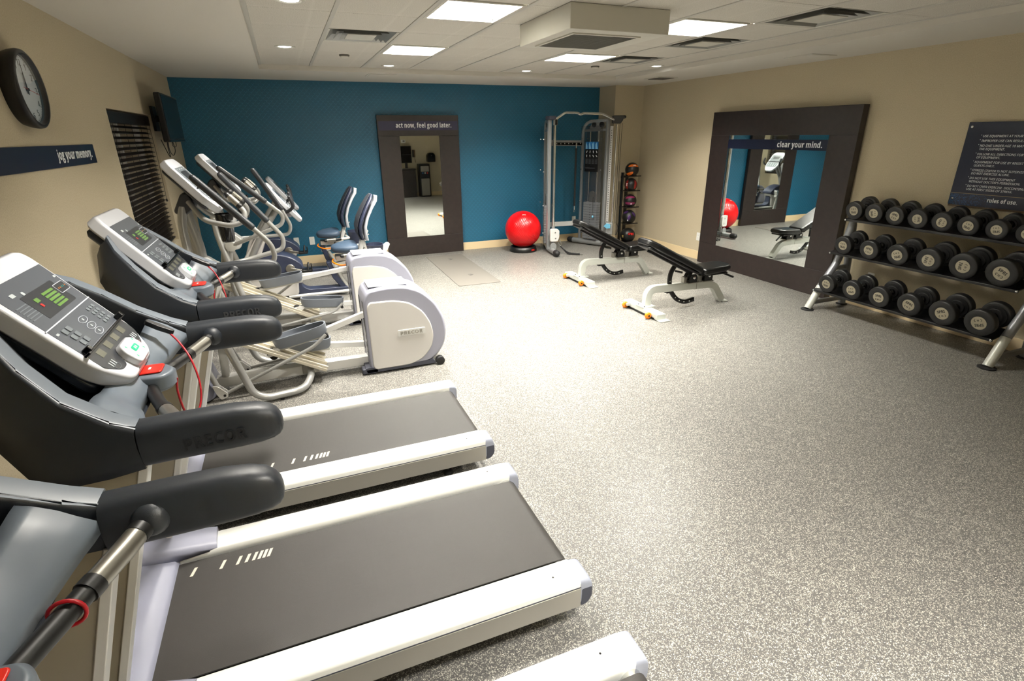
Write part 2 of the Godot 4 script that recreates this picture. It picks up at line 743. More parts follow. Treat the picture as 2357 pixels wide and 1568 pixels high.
	mk("elliptical_white", Color(0.80, 0.79, 0.775), 0.38)
	mk("elliptical_shroud", Color(0.60, 0.605, 0.66), 0.36)
	mk("elliptical_tube", Color(0.60, 0.60, 0.59), 0.30, 0.35)
	mk("elliptical_ramp", Color(0.80, 0.775, 0.71), 0.32, 0.45)
	mk("pedal_grey", Color(0.40, 0.42, 0.45), 0.5)
	mk("grip_charcoal", Color(0.155, 0.165, 0.185), 0.42)
	mk("navy_plastic", Color(0.165, 0.19, 0.27), 0.4)
	mk("seat_blue", Color(0.235, 0.30, 0.375), 0.5)
	mk("orange_plastic", Color(0.92, 0.50, 0.06), 0.35)
	var mesh_m := mk("seat_mesh", Color(1, 1, 1), 0.7)
	mesh_m.albedo_texture = noise_tex(128, 0.25, 61, [[0.0, Color(0.13, 0.14, 0.17)], [0.5, Color(0.2, 0.215, 0.25)], [1.0, Color(0.42, 0.43, 0.46)]], false, 4.0, FastNoiseLite.TYPE_CELLULAR, 1)
	tri(mesh_m, 6.0, false)

	var vinyl := mk("black_vinyl", Color(0.035, 0.036, 0.038), 0.3)
	vinyl.normal_enabled = true
	vinyl.normal_texture = noise_tex(256, 0.12, 70, [], true, 3.0)
	vinyl.normal_scale = 0.12
	tri(vinyl, 5.0, false)
	mk("stitch_grey", Color(0.42, 0.42, 0.42), 0.5)
	var red := mk("ball_red", Color(0.80, 0.03, 0.06), 0.28)
	red.rim_enabled = false
	mk("print_pink", Color(0.9, 0.62, 0.6), 0.5)
	mk("mat_grey", Color(0.40, 0.385, 0.36), 0.6)
	mk("mat_print", Color(0.22, 0.21, 0.2), 0.6)
	mk("dumbbell_rubber", Color(0.055, 0.055, 0.058), 0.5)
	mk("dumbbell_label", Color(0.62, 0.59, 0.51), 0.38, 0.3)
	mk("black_print", Color(0.03, 0.03, 0.03), 0.5)
	mk("rack_silver", Color(0.52, 0.53, 0.545), 0.33, 0.35)
	mk("med_black", Color(0.045, 0.047, 0.05), 0.45)
	mk("med_orange", Color(0.83, 0.40, 0.05), 0.4)
	mk("med_red", Color(0.50, 0.09, 0.07), 0.4)
	mk("med_pink", Color(0.46, 0.10, 0.28), 0.4)
	mk("med_purple", Color(0.26, 0.13, 0.38), 0.4)
	mk("print_red", Color(0.75, 0.07, 0.05), 0.5)
	mk("print_yellow", Color(0.72, 0.63, 0.35), 0.5)
	mk("stack_plate", Color(0.60, 0.61, 0.62), 0.4, 0.2)
	mk("light_blue", Color(0.36, 0.62, 0.74), 0.4)
	mk("poster_blue", Color(0.13, 0.42, 0.68), 0.4)
	mk("poster_sky", Color(0.50, 0.72, 0.86), 0.4)
	mk("poster_black", Color(0.02, 0.022, 0.028), 0.35)
	mk("poster_grey", Color(0.30, 0.31, 0.33), 0.5)
	var acr := mk("acrylic", Color(0.30, 0.32, 0.36, 0.13), 0.05)
	acr.transparency = BaseMaterial3D.TRANSPARENCY_ALPHA
	var gl := mk("clear_glass", Color(1, 1, 1, 0.06), 0.02)
	gl.transparency = BaseMaterial3D.TRANSPARENCY_ALPHA
	mk("clock_face", Color(0.80, 0.83, 0.85), 0.5)
	mk("blind_brown", Color(0.075, 0.055, 0.045), 0.4)
	mk("window_reflection", Color(0.72, 0.66, 0.54), 0.7)  # reflection of the lit window reveal, painted as a plain beige
	mk("vent_metal", Color(0.55, 0.55, 0.53), 0.4, 0.3)
	mk("vent_white", Color(0.76, 0.75, 0.71), 0.5)
	mk("grille_grey", Color(0.36, 0.345, 0.32), 0.6)
	mk("louver", Color(0.80, 0.80, 0.79), 0.25, 0.85)
	var lp := mk("lamp_panel", Color(0.95, 0.95, 0.93), 0.5)
	lp.emission_enabled = true
	lp.emission = Color(1.0, 0.985, 0.94)
	lp.emission_energy_multiplier = 2.2
	var ld := mk("lamp_disc", Color(0.95, 0.95, 0.93), 0.5)
	ld.emission_enabled = true
	ld.emission = Color(1.0, 0.99, 0.97)
	ld.emission_energy_multiplier = 8.0
# ---------------------------------------------------------------- the setting
func room() -> void:
	struct("floor", Geo.new().box(V(2.155, -0.08, -4.0), V(7.1, 0.16, 9.3)), M.floor_rubber, "grey flecked rubber floor")
	# left wall with the window opening z -6.80 .. -5.20, y 0.72 .. 1.97
	var wl := Geo.new()
	var lx := XL - 0.10
	wl.box(V(lx, 1.3, (ZB - 0.2 - 6.80) / 2.0), V(0.20, 2.6, 8.55 - 6.80))
	wl.box(V(lx, 1.3, (-5.20 + 0.6) / 2.0), V(0.20, 2.6, 5.8))
	wl.box(V(lx, 0.36, -6.0), V(0.20, 0.72, 1.6))
	wl.box(V(lx, 2.285, -6.0), V(0.20, 0.63, 1.6))
	struct("wall_left", wl, M.wall_beige, "beige papered wall behind the treadmills")
	struct("wall_back", Geo.new().box(V(2.155, 1.3, ZB - 0.1), V(7.1, 2.6, 0.2)), M.wallpaper_blue, "teal blue embossed wallpaper wall")
	struct("wall_right", Geo.new().box(V(XR + 0.1, 1.3, -4.0), V(0.2, 2.6, 9.3)), M.wall_beige, "beige papered wall behind the dumbbell rack")
	struct("wall_rear", Geo.new().box(V(2.155, 1.3, ZF + 0.1), V(7.1, 2.6, 0.2)), M.wall_beige, "beige wall behind the water cooler")
	struct("wall_corner", Geo.new().box(V((4.96 + XR) / 2.0, 1.3, (ZB - 7.87) / 2.0), V(XR - 4.96, 2.6, 0.48)), M.wall_beige, "beige boxed-out corner pier")

	# baseboards: a flat strip with a small toe
	var bb := func(called: String, a: Vector3, b: Vector3, inward: Vector3) -> void:
		var g := Geo.new()
		var mid := (a + b) * 0.5
		var L := (b - a).length()
		var along := (b - a).normalized()
		var prof := [W(0, 0), W(0.018, 0), W(0.018, 0.006), W(0.010, 0.018), W(0.009, 0.112), W(0.006, 0.117), W(0, 0.117)]
		var T := Transform3D(Basis(inward, Vector3.UP, inward.cross(Vector3.UP)), mid)
		g.prism(prof, -L / 2.0, L / 2.0, T)
		struct(called, g, M.baseboard)
		assert(along.length() > 0.5)
	bb.call("baseboard_back", V(XL, 0, ZB), V(4.96, 0, ZB), V(0, 0, 1))
	bb.call("baseboard_left", V(XL, 0, ZB), V(XL, 0, ZF), V(1, 0, 0))
	bb.call("baseboard_right", V(XR, 0, -7.87), V(XR, 0, ZF), V(-1, 0, 0))
	bb.call("baseboard_rear", V(XL, 0, ZF), V(XR, 0, ZF), V(0, 0, -1))
	bb.call("baseboard_corner", V(4.96, 0, -7.87), V(XR, 0, -7.87), V(0, 0, 1))
	bb.call("baseboard_corner_side", V(4.96, 0, ZB), V(4.96, 0, -7.87), V(-1, 0, 0))

	# ceiling: plaster border lower than the tiled field
	var so := Geo.new()
	var top := 2.72
	so.box(V((XL - 0.2 + COLS[0]) / 2.0, (YS + top) / 2.0, -4.0), V(COLS[0] - XL + 0.2, top - YS, 9.3))
	so.box(V((XR + 0.2 + COLS[8]) / 2.0, (YS + top) / 2.0, -4.0), V(XR + 0.2 - COLS[8], top - YS, 9.3))
	so.box(V(2.2, (YS + top) / 2.0, (ZB - 0.2 + ROWS[0]) / 2.0), V(4.6, top - YS, ROWS[0] - ZB + 0.2))
	so.box(V(2.2, (YS + top) / 2.0, (ZF + 0.2 + ROWS[12]) / 2.0), V(4.6, top - YS, ZF + 0.2 - ROWS[12]))
	so.box(V(2.2, top - 0.02, -3.5), V(4.6, 0.04, 7.3))
	var ceil := struct("ceiling", so, M.ceiling_paint, "white plaster ceiling border round a field of acoustic tiles")
	# tiles; the cells of the light fittings and diffusers stay open
	var open := {}
	for c in [[2, 5], [2, 2], [5, 5], [5, 2], [2, 11], [1, 3], [6, 6], [6, 4], [6, 2]]:
		open[Vector2i(c[0], c[1])] = true
	var cache := {}
	for i in 8:
		for j in 12:
			if open.has(Vector2i(i, j)):
				continue
			var w: float = COLS[i + 1] - COLS[i]
			var d: float = ROWS[j + 1] - ROWS[j]
			var key := Vector2i(roundi(w * 1000), roundi(d * 1000))
			if not cache.has(key):
				cache[key] = Geo.new().box(Vector3.ZERO, V(w - 0.006, 0.02, d - 0.007), 0.004).mesh()
			part(ceil, "ceiling_tile", cache[key], M.ceiling_tile, Transform3D(Basis(), V(COLS[i] + w / 2, YG + 0.010, ROWS[j] + d / 2)))
	for i in 9:
		part(ceil, "grid_bar", Geo.new().box(V(COLS[i] + (0.014 if i == 0 else -0.014 if i == 8 else 0.0), YG - 0.001, -3.525), V(0.030, 0.010, 7.24), 0.002), M.tbar)
	for j in range(1, 12):
		part(ceil, "cross_bar", Geo.new().box(V(2.2, YG + 0.027, ROWS[j]), V(4.58, 0.012, 0.024), 0.002), M.tbar)

	# window in the left wall
	var win := struct("window_1", Geo.new().box(V(XL - 0.185, 1.345, -6.0), V(0.02, 1.25, 1.6)), M.window_reflection, "window behind the dark slatted blind")  # sheet behind the panes, its beige painted for what the glass reflects
	for k in 2:
		part(win, "window_frame", Geo.new().box(V(XL - 0.15, 1.345, -6.77 if k == 0 else -5.23), V(0.05, 1.25, 0.05), 0.004), M.white_plastic)
		part(win, "window_frame", Geo.new().box(V(XL - 0.15, 0.745 if k == 0 else 1.945, -6.0), V(0.05, 0.05, 1.5), 0.004), M.white_plastic)
	part(win, "window_sash", Geo.new().box(V(XL - 0.15, 1.345, -6.0), V(0.04, 1.15, 0.04), 0.004), M.white_plastic)
	for k in 2:
		part(win, "pane", Geo.new().box(V(XL - 0.152, 1.345, -6.385 if k == 0 else -5.615), V(0.006, 1.15, 0.72)), M.clear_glass)
	# the blind
	var bl := thing("window_blind", "dark brown slatted window blind hanging in the left wall", "blind", V(XL - 0.05, 0.74, -6.0))
	part(bl, "valance", Geo.new().box(V(0.005, 1.175, 0), V(0.055, 0.09, 1.58), 0.006), M.blind_brown)
	var slat := Geo.new().box(Vector3.ZERO, V(0.048, 0.003, 1.56), 0.001).mesh()
	for k in 25:
		part(bl, "slat", slat, M.blind_brown, Transform3D(Basis(Vector3.BACK, deg_to_rad(-24.0 if k < 12 else -14.0)), V(0, 1.105 - k * 0.0435, 0)))
	part(bl, "bottom_rail", Geo.new().box(V(0, 0.012, 0), V(0.05, 0.02, 1.56), 0.004), M.blind_brown)
	for z in [-0.62, 0.0, 0.62]:
		part(bl, "ladder_cord", Geo.new().tube([V(0.025, 1.13, z), V(0.025, 0.02, z)], 0.0018, 5), M.blind_brown)
		part(bl, "ladder_cord", Geo.new().tube([V(-0.025, 1.13, z), V(-0.025, 0.02, z)], 0.0018, 5), M.blind_brown)
	part(bl, "pull_cord", Geo.new().tube(curve([V(0.034, 1.13, -0.72), V(0.04, 0.8, -0.725), V(0.036, 0.42, -0.72)]), 0.002, 6), M.blind_brown)
	part(bl, "tassel", Geo.new().lathe([W(0, 0), W(0.006, 0), W(0.01, 0.004), W(0.006, 0.028), W(0, 0.03)], 10, Transform3D(Basis(), V(0.036, 0.39, -0.72))), M.black_plastic)

# ---------------------------------------------------------------- ceiling fittings
func troffer(c: int, r: int, label: String) -> void:
	var x: float = (COLS[c] + COLS[c + 1]) / 2.0
	var z: float = (ROWS[r] + ROWS[r + 1]) / 2.0
	var w: float = COLS[c + 1] - COLS[c] - 0.03
	var d: float = ROWS[r + 1] - ROWS[r] - 0.012
	var t := thing("troffer_light", label, "light", V(x, YG, z), 0.0, "square louvred ceiling lights")
	var f := Geo.new()
	for s in [-1.0, 1.0]:
		f.box(V(s * (w / 2 - 0.012), 0.0, 0), V(0.024, 0.012, d), 0.002)
		f.box(V(0, 0.0, s * (d / 2 - 0.012)), V(w - 0.048, 0.012, 0.024), 0.002)
		f.box(V(s * (w / 2 - 0.012), 0.065, 0), V(0.004, 0.12, d - 0.02))
		f.box(V(0, 0.065, s * (d / 2 - 0.012)), V(w - 0.048, 0.12, 0.004))
	part(t, "frame", f, M.vent_white)
	part(t, "lamp", Geo.new().box(V(0, 0.118, 0), V(w - 0.05, 0.01, d - 0.05)), M.lamp_panel)
	# louvre blades with a parabolic section
	var n := 4
	for k in n - 1:
		var ox := (k + 1 - n / 2.0) * (w - 0.05) / n
		var oz := (k + 1 - n / 2.0) * (d - 0.05) / n
		var pr := [W(-0.012, 0.085), W(0.012, 0.085), W(0.006, 0.05), W(0.003, 0.02), W(0.001, 0.002), W(-0.001, 0.002), W(-0.003, 0.02), W(-0.006, 0.05)]
		part(t, "louvre_blade", Geo.new().prism(pr, -(d - 0.05) / 2, (d - 0.05) / 2, Transform3D(Basis(), V(ox, 0, 0))), M.louver)
		part(t, "louvre_blade", Geo.new().prism(pr, -(w - 0.05) / 2, (w - 0.05) / 2, Transform3D(Basis(Vector3.UP, PI / 2), V(0, 0, oz))), M.louver)
	var a := AreaLight3D.new()
	a.name = "troffer_glow"
	a.area_size = Vector2(w - 0.06, d - 0.06)
	a.light_color = Color(1.0, 0.985, 0.95)
	a.light_energy = TROFFER_ENERGY
	a.shadow_enabled = true
	a.rotation.x = -PI / 2
	a.position = V(0, 0.106, 0)
	t.add_child(a)

func downlight(x: float, z: float, label: String) -> void:
	var t := thing("recessed_downlight", label, "light", V(x, YG, z), 0.0, "round recessed downlights")
	part(t, "trim_ring", Geo.new().lathe([W(0.062, 0.03), W(0.064, 0.0), W(0.070, -0.005), W(0.088, -0.004), W(0.09, 0.0)], 32), M.vent_white)
	part(t, "lamp", Geo.new().lathe([W(0, -0.004), W(0.045, -0.003), W(0.062, 0.002), W(0.062, 0.008), W(0, 0.008)], 28), M.lamp_disc)
	var s := SpotLight3D.new()
	s.name = "downlight_glow"
	s.spot_angle = 66.0
	s.spot_angle_attenuation = 1.0
	s.spot_range = 12.0
	s.spot_attenuation = 2.0
	s.light_size = 0.06
	s.light_color = Color(1.0, 0.975, 0.93)
	s.light_energy = DOWNLIGHT_ENERGY
	s.shadow_enabled = true
	s.rotation.x = -PI / 2
	s.position = V(0, -0.075, 0)
	t.add_child(s)

func diffuser(c: int, r: int, label: String) -> void:
	var x: float = (COLS[c] + COLS[c + 1]) / 2.0
	var z: float = (ROWS[r] + ROWS[r + 1]) / 2.0
	var w: float = COLS[c + 1] - COLS[c] - 0.03
	var d: float = ROWS[r + 1] - ROWS[r] - 0.012
	var t := thing("air_diffuser", label, "air vent", V(x, YG, z), 0.0, "square ceiling air diffusers")
	# nested pyramid cones round a flat plate
	var ringpart := func(called: String, k0: float, k1: float, y0: float, y1: float, m: Material) -> void:
		var g := Geo.new()
		var R := []
		for st in [[k0, y0], [k1, y1], [k1 - 0.01, y1 + 0.004], [k0 - 0.01, y0 + 0.004]]:
			var ring := PackedVector3Array()
			for s in [[-1, -1], [1, -1], [1, 1], [-1, 1]]:
				ring.append(V(s[0] * w / 2 * st[0], st[1], s[1] * d / 2 * st[0]))
			R.append(ring)
		for i in 4:
			var i2 := (i + 1) % 4
			for j in 4:
				var j2 := (j + 1) % 4
				var a: Vector3 = R[i][j]
				var b: Vector3 = R[i][j2]
				var c2: Vector3 = R[i2][j2]
				var d2: Vector3 = R[i2][j]
				var nn := (b - a).cross(d2 - a).normalized()
				if nn.y > 0.0:
					nn = -nn
				g.flat(a, b, c2, d2, nn)
		part(t, called, g, m)
	ringpart.call("rim", 1.0, 0.93, 0.0, 0.004, M.vent_white)
	ringpart.call("cone", 0.92, 0.72, 0.004, 0.045, M.vent_metal)
	ringpart.call("cone", 0.74, 0.54, 0.0, 0.045, M.vent_metal)
	ringpart.call("cone", 0.56, 0.40, -0.003, 0.045, M.vent_metal)
	part(t, "centre_plate", Geo.new().box(V(0, -0.002, 0), V(w * 0.42, 0.006, d * 0.42), 0.002), M.vent_white)
	part(t, "duct_box", Geo.new().box(V(0, 0.075, 0), V(w * 0.97, 0.05, d * 0.97)), M.vent_metal)

func ceiling_fixtures() -> void:
	troffer(2, 5, "bright square louvred ceiling light beside the boxed ceiling unit, above the treadmills' side")
	troffer(2, 2, "bright square louvred ceiling light between smoke detector and blue wall")
	troffer(5, 5, "bright square louvred ceiling light on the bench side of the boxed ceiling unit")
	troffer(5, 2, "bright square louvred ceiling light near the blue wall above the yoga mat side")
	troffer(2, 11, "square louvred ceiling light over the near end of the treadmill row")
	downlight(0.17, -3.88, "round recessed downlight above the first elliptical")
	downlight(0.16, -5.75, "round recessed downlight beside the square air vent near the blue wall")
	downlight(1.28, -6.87, "round recessed downlight by the blue wall beside the bright square light")
	downlight(3.02, -6.91, "round recessed downlight by the blue wall above the red ball")
	downlight(4.33, -5.99, "round recessed downlight in the corner above the cable machine")
	downlight(0.17, -2.01, "round recessed downlight above the middle treadmill")
	diffuser(1, 3, "square metal air diffuser beside the smoke detector")
	diffuser(6, 6, "square ceiling air diffuser nearest the dumbbell rack")
	diffuser(6, 4, "square ceiling air diffuser beside the louvred light and boxed unit")
	diffuser(6, 2, "square ceiling air diffuser by the round downlight in the corner")
	# boxed unit
	var u := thing("ceiling_cassette", "white boxed ceiling unit with a square grey grille underneath", "ceiling unit", V(2.13, YG - 0.145, -3.75))
	part(u, "housing", Geo.new().box(V(0, 0.072, 0), V(0.74, 0.145, 0.80), 0.004), M.vent_white)
	var fr := Geo.new()
	for s in [-1.0, 1.0]:
		fr.box(V(-0.035 + s * 0.25, -0.003, 0.0), V(0.02, 0.012, 0.58), 0.002)
		fr.box(V(-0.035, -0.003, s * 0.28), V(0.48, 0.012, 0.02), 0.002)
	part(u, "grille_frame", fr, M.vent_white)
	part(u, "grille_back", Geo.new().box(V(-0.035, 0.0, 0), V(0.48, 0.004, 0.54)), M.grille_grey)
	for k in 27:
		part(u, "grille_slat", Geo.new().box(V(-0.035, -0.005, -0.26 + k * 0.02), V(0.48, 0.008, 0.004), 0.0), M.vent_metal)
	# small round ceiling devices
	for st in [[0.71, -6.12, "small dark-rimmed round smoke detector beside the square light"], [3.61, -6.21, "small round ceiling sensor near the corner downlight"]]:
		var s := thing("smoke_detector", st[2], "detector", V(st[0], YG, st[1]))
		part(s, "base", Geo.new().lathe([W(0, -0.016), W(0.045, -0.016), W(0.05, -0.008), W(0.05, 0.0)], 24), M.grille_grey)
		part(s, "cap", Geo.new().lathe([W(0, -0.03), W(0.03, -0.029), W(0.04, -0.022), W(0.042, -0.014), W(0, -0.014)], 24), M.vent_white)
	# hatches and grilles in the border
	var hatch := func(at: Vector3, w: float, d: float, label: String) -> void:
		var h := thing("access_panel", label, "hatch", at)
		part(h, "frame", Geo.new().box(V(0, -0.003, 0), V(w, 0.008, d), 0.002), M.vent_white)
		part(h, "door_panel", Geo.new().box(V(0, -0.007, 0), V(w - 0.04, 0.006, d - 0.04), 0.002), M.ceiling_paint)
	hatch.call(V(1.27, YS, -7.40), 0.34, 0.30, "small white access panel in the ceiling border above the blue wall")
	hatch.call(V(5.06, YS, -4.45), 0.34, 0.34, "faint square access panel in the ceiling border above the large mirror")
	var vg := thing("ceiling_grille", "small square slatted grille in the ceiling border near the corner", "air vent", V(4.95, YS, -6.73))
	part(vg, "frame", Geo.new().box(V(0, -0.003, 0), V(0.32, 0.008, 0.32), 0.002), M.vent_white)
	for k in 9:
		part(vg, "slat", Geo.new().box(V(0, -0.008, -0.12 + k * 0.03), V(0.25, 0.004, 0.018), 0.0, Basis(Vector3.RIGHT, 0.5)), M.grille_grey)
# ---------------------------------------------------------------- things on the walls
func wall_plate(at: Vector3, nn: Vector3, label: String, sockets := true) -> void:
	var t := thing("outlet_plate", label, "outlet", at)
	var T := facing(Vector3.ZERO, nn)
	part(t, "plate", Geo.new().prism(rect(0.072, 0.115, 0.008), 0.0, 0.006, T, 0.002), M.white_plastic)
	if sockets:
		for s in [-1.0, 1.0]:
			part(t, "socket", Geo.new().prism(round_poly([W(-0.017, -0.014), W(0.017, -0.014), W(0.017, 0.014), W(-0.017, 0.014)], 0.008), 0.006, 0.0075, T * Transform3D(Basis(), V(0, s * 0.02, 0)), 0.001), M.white_plastic)
			for k in [-0.006, 0.006]:
				part(t, "slot", Geo.new().box(T * V(k, s * 0.02 + 0.002, 0.0076), V(0.0015, 0.008, 0.0015)), M.black_print)

func wall_things() -> void:
	# clock
	var c := thing("wall_clock", "round black-rimmed wall clock with white face and black numerals", "clock", V(XL, 1.985, -3.63))
	var T := facing(Vector3.ZERO, V(1, 0, 0))      # z away from the wall
	var L := Transform3D(T.basis * Basis(Vector3.RIGHT, PI / 2), Vector3.ZERO)  # lathe axis along the wall's normal
	part(c, "rim", Geo.new().lathe([W(0.150, 0.0), W(0.168, 0.0), W(0.178, 0.025), W(0.183, 0.052), W(0.180, 0.068), W(0.172, 0.074), W(0.163, 0.073), W(0.157, 0.062), W(0.155, 0.044)], 56, L), M.black_plastic)
	part(c, "face", Geo.new().lathe([W(0.156, 0.034), W(0.156, 0.044), W(0, 0.044)], 56, L), M.clock_face)
	for h in 12:
		var a := TAU * (h + 1) / 12.0
		lettering(c, str(h + 1), 0.0, 0.030, T * Transform3D(Basis(), V(sin(a) * 0.122, cos(a) * 0.122, 0.0455)), M.black_print, false, 0.0008, "numeral")
	for k in 60:
		var a := TAU * k / 60.0
		var big := k % 5 == 0
		part(c, "minute_mark", Geo.new().box(T * V(sin(a) * 0.148, cos(a) * 0.148, 0.0445), V(0.0016 if not big else 0.003, 0.005 if not big else 0.009, 0.0008), 0.0, T.basis * Basis(Vector3.BACK, -a)), M.black_print)
	var hand := func(called: String, a: float, back: float, fwd: float, w: float, z: float, m: Material) -> void:
		part(c, called, Geo.new().prism([W(-w, -back), W(w, -back), W(w * 0.6, fwd), W(-w * 0.6, fwd)], z, z + 0.0015, T * Transform3D(Basis(Vector3.BACK, -a), Vector3.ZERO)), m)
	hand.call("hour_hand", deg_to_rad(2.0), 0.02, 0.075, 0.0045, 0.047, M.black_print)
	hand.call("minute_hand", deg_to_rad(-3.0), 0.024, 0.118, 0.0034, 0.050, M.black_print)
	hand.call("second_hand", deg_to_rad(98.0), 0.055, 0.125, 0.0012, 0.053, M.print_red)
	part(c, "hub", Geo.new().lathe([W(0.007, 0.044), W(0.007, 0.05), W(0.006, 0.057), W(0, 0.058)], 12, L), M.black_print)
	part(c, "glass", Geo.new().lathe([W(0.158, 0.062), W(0.12, 0.0655), W(0.06, 0.070), W(0, 0.0715)], 48, L), M.clear_glass)

	# lettered strip
	var j := thing("wall_sign", "navy strip sign reading jog your memory on the beige wall", "sign", V(XL, 1.66, -3.62))
	part(j, "board", Geo.new().box(V(0.004, 0, 0), V(0.008, 0.118, 1.97), 0.001), M.banner_navy)
	lettering(j, "jog your memory.", 0.63, 0.075, facing(V(0.0085, 0.0, -0.595), V(1, 0, 0)), M.white_print)

	# television on an arm
	var tv := thing("wall_television", "black flat television on a wall arm beside the slatted blind", "television", V(XL, 1.94, -6.93))
	var B := Basis(Vector3.UP, deg_to_rad(0.0))
	part(tv, "case", Geo.new().box(V(0.15, 0, 0), V(0.055, 0.45, 0.96), 0.008, B), M.black_plastic)
	part(tv, "screen", Geo.new().box(V(0.1785, 0.006, 0), V(0.003, 0.40, 0.91), 0.001, B), M.black_gloss)
	part(tv, "bezel", Geo.new().box(V(0.177, -0.212, 0), V(0.008, 0.022, 0.955), 0.002, B), M.black_gloss)
	part(tv, "wall_bracket", Geo.new().box(V(0.012, 0, 0), V(0.024, 0.24, 0.20), 0.003), M.black_metal)
	part(tv, "arm", Geo.new().box(V(0.07, 0, 0.0), V(0.12, 0.06, 0.06), 0.004), M.black_metal)
	part(tv, "cable", Geo.new().tube(curve([V(0.10, -0.2, 0.10), V(0.09, -0.30, 0.06), V(0.10, -0.36, -0.02), V(0.12, -0.31, -0.08), V(0.11, -0.22, -0.10)]), 0.004, 6), M.black_rubber)
	part(tv, "cable", Geo.new().tube(curve([V(0.11, -0.2, 0.2), V(0.09, -0.28, 0.12), V(0.08, -0.37, 0.03), V(0.06, -0.34, 0.0), V(0.02, -0.2, -0.02)]), 0.004, 6), M.black_rubber)
	part(tv, "cable", Geo.new().tube(curve([V(0.12, -0.2, -0.02), V(0.115, -0.265, -0.03), V(0.12, -0.27, -0.2), V(0.12, -0.2, -0.22)]), 0.0035, 6), M.black_rubber)

	wall_plate(V(0.01, 0.335, ZB), V(0, 0, 1), "white blank wall plate on the blue wall behind the bikes", false)
	wall_plate(V(0.223, 0.33, ZB), V(0, 0, 1), "white double socket on the blue wall behind the bikes")
	wall_plate(V(4.55, 0.358, ZB), V(0, 0, 1), "white socket on the blue wall behind the cable machine")
	wall_plate(V(XR, 0.327, -6.25), V(-1, 0, 0), "white socket on the beige wall beside the large mirror")
	wall_plate(V(XR, 0.318, -3.61), V(-1, 0, 0), "white socket on the wall under the dumbbell rack")

	# rules of use
	var r := thing("rules_sign", "navy rules of use sign with white capitals on the beige wall", "sign", V(XR, 1.47, -2.72))
	part(r, "backing", Geo.new().box(V(-0.010, -0.006, 0), V(0.02, 0.69, 0.70), 0.002), M.sign_back)
	part(r, "board", Geo.new().box(V(-0.023, 0.004, 0), V(0.008, 0.675, 0.70), 0.001), M.sign_navy)
	var F := facing(V(-0.0275, 0, 0), V(-1, 0, 0))
	part(r, "rule_line", Geo.new().box(F * V(0, -0.235, 0.0), V(0.002, 0.004, 0.69)), M.gold_line)
	part(r, "lower_band", Geo.new().box(F * V(0, -0.287, -0.0005), V(0.002, 0.098, 0.69)), M.banner_navy)
	var lines := ["• USE EQUIPMENT AT YOUR", "• IMPROPER USE CAN RESULT", "• NO ONE UNDER AGE 18 MAY", "  THE EQUIPMENT.", "• FOLLOW ALL DIRECTIONS FOR", "  OF EQUIPMENT.", "• EQUIPMENT FOR USE BY REGIST", "  GUESTS ONLY.", "• FITNESS CENTER IS NOT SUPERVIS", "  DO NOT EXERCISE ALONE.", "• DO NOT USE THIS EQUIPMENT", "  WITHOUT DOCTOR'S PERMISSION.", "• DO NOT OVER EXERCISE. DISCONTINUE", "  USE AT FIRST SIGNS OF STRESS."]
	var ys := [0.239, 0.203, 0.164, 0.137, 0.097, 0.071, 0.033, 0.005, -0.033, -0.059, -0.097, -0.125, -0.162, -0.189]
	for i in lines.size():
		var s: String = lines[i]
		var z0 := -2.940 - 0.013 * i / 13.0 + 2.72
		if s.begins_with("• "):
			part(r, "bullet", Geo.new().rod(F * V(z0 - 0.013, ys[i], 0.0), F * V(z0 - 0.013, ys[i], 0.0008), 0.0028, 8), M.white_print)
			s = s.substr(2)
		s = s.strip_edges()
		var t := TextMesh.new()
		t.font = font_plain
		t.text = s
		t.font_size = 48
		t.pixel_size = 0.01
		t.depth = 0.0001
		var bb := t.get_aabb()
		var k := 0.0498
		part(r, "text_line", t, M.white_print, F * Transform3D(Basis(V(k, 0, 0), V(k * 0.12, k * 1.02, 0), V(0, 0, 4.0)), V(z0 - bb.position.x * k, ys[i] - 0.0085, 0.0006)))
	lettering(r, "rules of use.", 0.212, 0.036, F * Transform3D(Basis(), V(0.053, -0.276, 0.001)), M.white_print, true, 0.0006)
	# speckled print in the lower band
	var rng := RandomNumberGenerator.new()
	rng.seed = 5
	var sp := Geo.new()
	for k in 420:
		var u := rng.randf() * rng.randf()
		sp.box(F * V(-0.342 + u * 0.36, -0.287 + rng.randf_range(-0.046, 0.046), 0.001), V(0.0006, 0.0025, 0.004), 0.0)
	var spo := part(r, "band_print", sp, M.blue_print)
	spo.set_meta("kind", "stuff")
	for p in [W(-0.318, 0.305), W(-0.318, -0.285), W(0.318, 0.305), W(0.318, -0.285)]:
		part(r, "standoff_screw", Geo.new().lathe([W(0.011, 0.0), W(0.011, 0.008), W(0.008, 0.012), W(0, 0.0125)], 16, F * Transform3D(Basis(Vector3.RIGHT, PI / 2), V(p.x, p.y, 0))), M.chrome)

